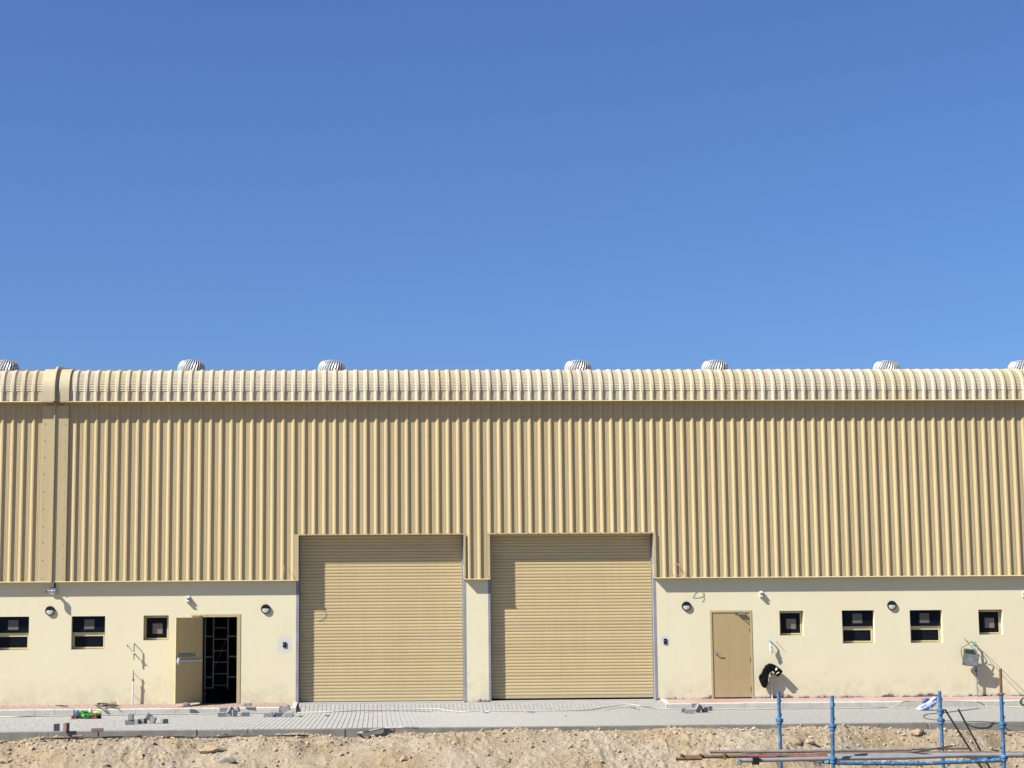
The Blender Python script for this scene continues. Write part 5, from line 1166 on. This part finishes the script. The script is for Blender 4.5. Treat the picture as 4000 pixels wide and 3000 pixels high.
# ------------------------------------------------------------------ scaffold in front, right
YF, YB = -24.0, -22.75
FLOOR = -2.15
def pole(px0, py0, px1, Y, label, jack=False, collars=(), extra=()):
    x0_, z0_ = W(px0, py0, Y); x1_, z1_ = W(px1, 2990, Y); sx_ = (x0_ - x1_) / (z0_ - z1_); at_ = lambda z: x1_ + sx_ * (z - z1_)
    r = thing('scaffold_pole', label, 'scaffold pole', (at_(FLOOR), Y, FLOOR), 'blue scaffold poles')
    MB().tube([(at_(FLOOR), Y, FLOOR), (x0_, Y, z0_)], .0243, 16).put('tube', M['blue'], r, smooth='auto')
    MB().tube([(x0_, Y, z0_ - .001), (x0_, Y, z0_ + .002)], .019, 12).put('socket_shade', M['black'], r)  # black disc on the capped top paints the shade inside the tube
    for cpy in collars:
        z_ = WZ(px0, cpy, Y); xx_ = at_(z_)
        MB().lathe([(.0245, -.05), (.038, -.035), (.040, -.012), (.036, 0), (.046, .008), (.044, .03), (.030, .045), (.0245, .05)], (xx_, Y, z_), 'z', 16).box(xx_ + .034, xx_ + .052, Y - .012, Y + .012, z_ - .01, z_ + .035, .003).box(xx_ - .05, xx_ - .032, Y - .012, Y + .012, z_ + .0, z_ + .04, .003).put('cup', M['blue'], r, smooth='auto')
    for epy in extra:
        z_ = WZ(px0, epy, Y); xx_ = at_(z_); MB().box(xx_ + .018, xx_ + .033, Y - .02, Y + .005, z_ - .02, z_ + .02, .003).put('peg', M['blue'], r)
    if jack:
        zt_ = WZ(3908, 2610, Y); xt_ = W(3908, 2610, Y)[0]; xj = x0_
        b = MB(); zs = np.arange(z0_ - .02, zt_, .008); b.tube([(xj + (xt_ - xj) * (z_ - z0_) / (zt_ - z0_), Y, z_) for z_ in zs], [.0175 + .0018 * (i_ % 2) for i_ in range(len(zs))], 12); b.put('jack_screw', M['rust'], r)
        b = MB().lathe([(.03, 0), (.034, .008), (.03, .03), (.022, .035)], (xj, Y, z0_), 'z', 12).tube([(xj - .062, Y - .02, z0_ + .018), (xj - .02, Y - .01, z0_ + .012), (xj + .02, Y + .01, z0_ + .012), (xj + .062, Y + .02, z0_ + .018)], .0065, 6); b.put('jack_nut', M['rustd'], r)
    return r, at_
r1, p1 = pole(3041, 2703, 3050.5, YB, 'blue scaffold pole, leftmost and rear, before the black garment', collars=(2818,), extra=(2738, 2792))
r2, p2 = pole(3250.5, 2718, 3254, YF, 'blue scaffold pole second from the left, at the front end of the tube stack', collars=(2842, 2970), extra=(2752, 2808))
r3, p3 = pole(3669.5, 2700, 3684.5, YB, 'blue scaffold pole third from the left, rear, beside the pale cloth', collars=(2781, 2818), extra=(2732,))
r4, p4 = pole(3911, 2716, 3922, YF, 'blue scaffold pole at the right with a rusty jack screw on top', jack=True, collars=(2834, 2963), extra=(2745, 2802))
zl = WZ(3580, 2981, YF)
def bar(P, rad, mat, name, label, cat, grp=None, n=14, parts=()):
    base_ = (float(np.mean([p[0] for p in P])), P[0][1], min(p[2] for p in P) - rad); r = thing(name, label, cat, base_, grp)
    MB().tube(P, rad, n).put('tube', M[mat], r, smooth='auto')
    # open ends: a black disc on each cap paints the shade inside
    for a, b_ in ((P[0], P[1]), (P[-1], P[-2])):
        d = (Vector(a) - Vector(b_)).normalized(); MB().tube([Vector(a) - d * .002, Vector(a) + d * .0015], rad * .8, n).put('bore_shade', M['black'], r)
    return r
bar([(p2(zl) + .03, YF, zl + .012), (p2(zl) + 1.1, YF, zl - .008), (p4(zl) - .03, YF, zl + .022)], .0243, 'blue', 'ledger', 'blue horizontal ledger tube joining the two front scaffold poles', 'scaffold tube')
zt1 = .205
bar([(p2(zt1) - .035, YF + .03, zt1), (p1(zt1) - .03, YB - .03, zt1)], .0243, 'blue', 'transom', 'short blue transom running back from the second scaffold pole', 'scaffold tube', 'transoms under the tube stack')
bar([(p4(zt1) - .01, YF + .03, zt1), (p3(zt1) + .035, YB - .03, zt1)], .0243, 'blue', 'transom', 'short blue transom running back from the right hand scaffold pole', 'scaffold tube', 'transoms under the tube stack')
def wb(px, py, Y): x_, z_ = W(px, py, Y); return (x_, Y, z_)
gt = 'tubes stacked on the scaffold'
r = bar([wb(2884, 2971, YF + .12), wb(3200, 2964.5, YF + .12), wb(3530, 2959, YF + .12), wb(3790, 2950, YF + .12)], .028, 'tube', 'loose_tube', 'long grey front tube of the stack, with a black clamp near its left end', 'scaffold tube', gt)
x_, _, z_ = wb(2951, 2971, YF + .12); MB().box(x_ - .042, x_ + .042, YF + .075, YF + .165, z_ - .05, z_ + .045, .006).tube([(x_ + .05, YF + .08, z_ - .02), (x_ + .065, YF + .08, z_ + .03)], .008, 6).put('clamp', M['black'], r)
x_, _, z_ = wb(2889, 2974, YF + .12); MB().box(x_ - .045, x_ + .03, YF + .09, YF + .15, z_ - .045, z_ + .02, .006).put('end_clamp', M['tube'], r); MB().lathe([(.012, 0), (.012, .02)], (x_ + .0, YF + .09, z_ + .02), 'y', 8).put('bolt', M['blue'], r)
x_, _, z_ = wb(3534, 2959, YF + .12); MB().tube([(x_ - .03, YF + .12, z_), (x_ + .03, YF + .12, z_)], .030, 12).put('coupler', M['tube'], r)
bar([wb(3230, 2955, YF + .24), wb(3600, 2951, YF + .24), wb(4080, 2949.5, YF + .24)], .033, 'tube', 'loose_tube', 'thick grey tube reaching out of the picture on the right', 'scaffold tube', gt)
r = bar([wb(2658, 2957, YF + .40), wb(3000, 2952, YF + .40), wb(3350, 2947, YF + .40), wb(3780, 2943, YF + .4)], .0245, 'rustd', 'loose_tube', 'rusty brown tube with clamps, its left end sticking out farthest', 'scaffold tube', gt)
for px_ in (2662, 2736, 2830):
    x_, _, z_ = wb(px_, 2957 - (px_ - 2658) * .015, YF + .40); MB().lathe([(.034, -.02), (.034, .02)], (x_, YF + .4, z_), 'x', 10).box(x_ - .014, x_ + .014, YF + .355, YF + .39, z_ - .04, z_ + .045, .004).put('clamp', M['rust'], r)
bar([wb(2641, 2965, YF + .34), wb(2740, 2963, YF + .34)], .022, 'rust', 'loose_tube', 'short rusty tube at the far left end of the stack', 'scaffold tube', gt)
bar([wb(2774, 2937, YF + .62), wb(3100, 2935, YF + .62), wb(3540, 2929, YF + .62), wb(3560, 2928.6, YF + .62)], .0235, 'oldtube', 'loose_tube', 'weathered grey brown tube on top of the stack at the back', 'scaffold tube', gt)
bar([wb(3180, 2946, YF + .5), wb(3600, 2941, YF + .5), wb(4080, 2943, YF + .5)], .024, 'rustd', 'loose_tube', 'brown tube behind the grey tubes reaching the right picture edge', 'scaffold tube', gt)
bar([wb(3535, 2926, YF + .74), wb(3640, 2923, YF + .74), wb(3779, 2921, YF + .74)], .021, 'oldtube', 'loose_tube', 'pale short tube at the back of the stack by the third scaffold pole', 'scaffold tube', gt)
bar([wb(2917, 2953, YF + .3), wb(3060, 2956, YF + .3), wb(3500, 2953, YF + .3)], .018, 'redtube', 'loose_tube', 'red tube showing between the grey and brown tubes', 'scaffold tube', gt)
gr_ = 'black rods on the scaffold'
def rod(P, rad, lab): 
    o = MB().tube(P, rad, 10).put('black_rod', M['rod'], smooth='auto'); return tag(o, lab, 'rod', gr_)
q0, q1 = wb(3691, 2771, YF + .66), wb(3835, 3000, YF + .66); d = Vector(q1) - Vector(q0); rod([q0, tuple(Vector(q0) + d * 2.2)], .0125, 'black rod leaning steeply behind the tubes, left of the pair')
q0, q1 = wb(3743, 2770, YF + .60), wb(3866, 3000, YF + .60); d = Vector(q1) - Vector(q0); rod([q0, tuple(Vector(q0) + d * 2.2)], .0125, 'black rod leaning steeply behind the tubes, right of the pair')
rod([wb(3722, 2913, YF + .08), wb(3500, 2951, YF + .30)], .0115, 'black rod lying aslant over the tubes before the third scaffold pole')
rod([wb(2893, 2939, YF + .5), wb(3100, 2957, YF + .20)], .0115, 'black rod lying aslant over the left part of the tube stack')
for o in bpy.data.objects:
    if '_o' in o: del o['_o']
# overall reflectance of the place: the colours above are relative, this brings them to their real values
for mt in bpy.data.materials:
    if not mt.use_nodes: continue
    t = mt.node_tree; b = t.nodes.get('Principled BSDF')
    if b is None: continue
    i = b.inputs['Base Color']
    if i.is_linked:
        x = t.nodes.new('ShaderNodeMix'); x.data_type = 'RGBA'; x.blend_type = 'MULTIPLY'; x.inputs[0].default_value = 1.0; x.inputs[7].default_value = (ALB, ALB, ALB, 1)
        t.links.new(i.links[0].from_socket, x.inputs[6]); t.links.new(x.outputs[2], i)
    else: i.default_value = (*[c * ALB for c in i.default_value[:3]], 1)
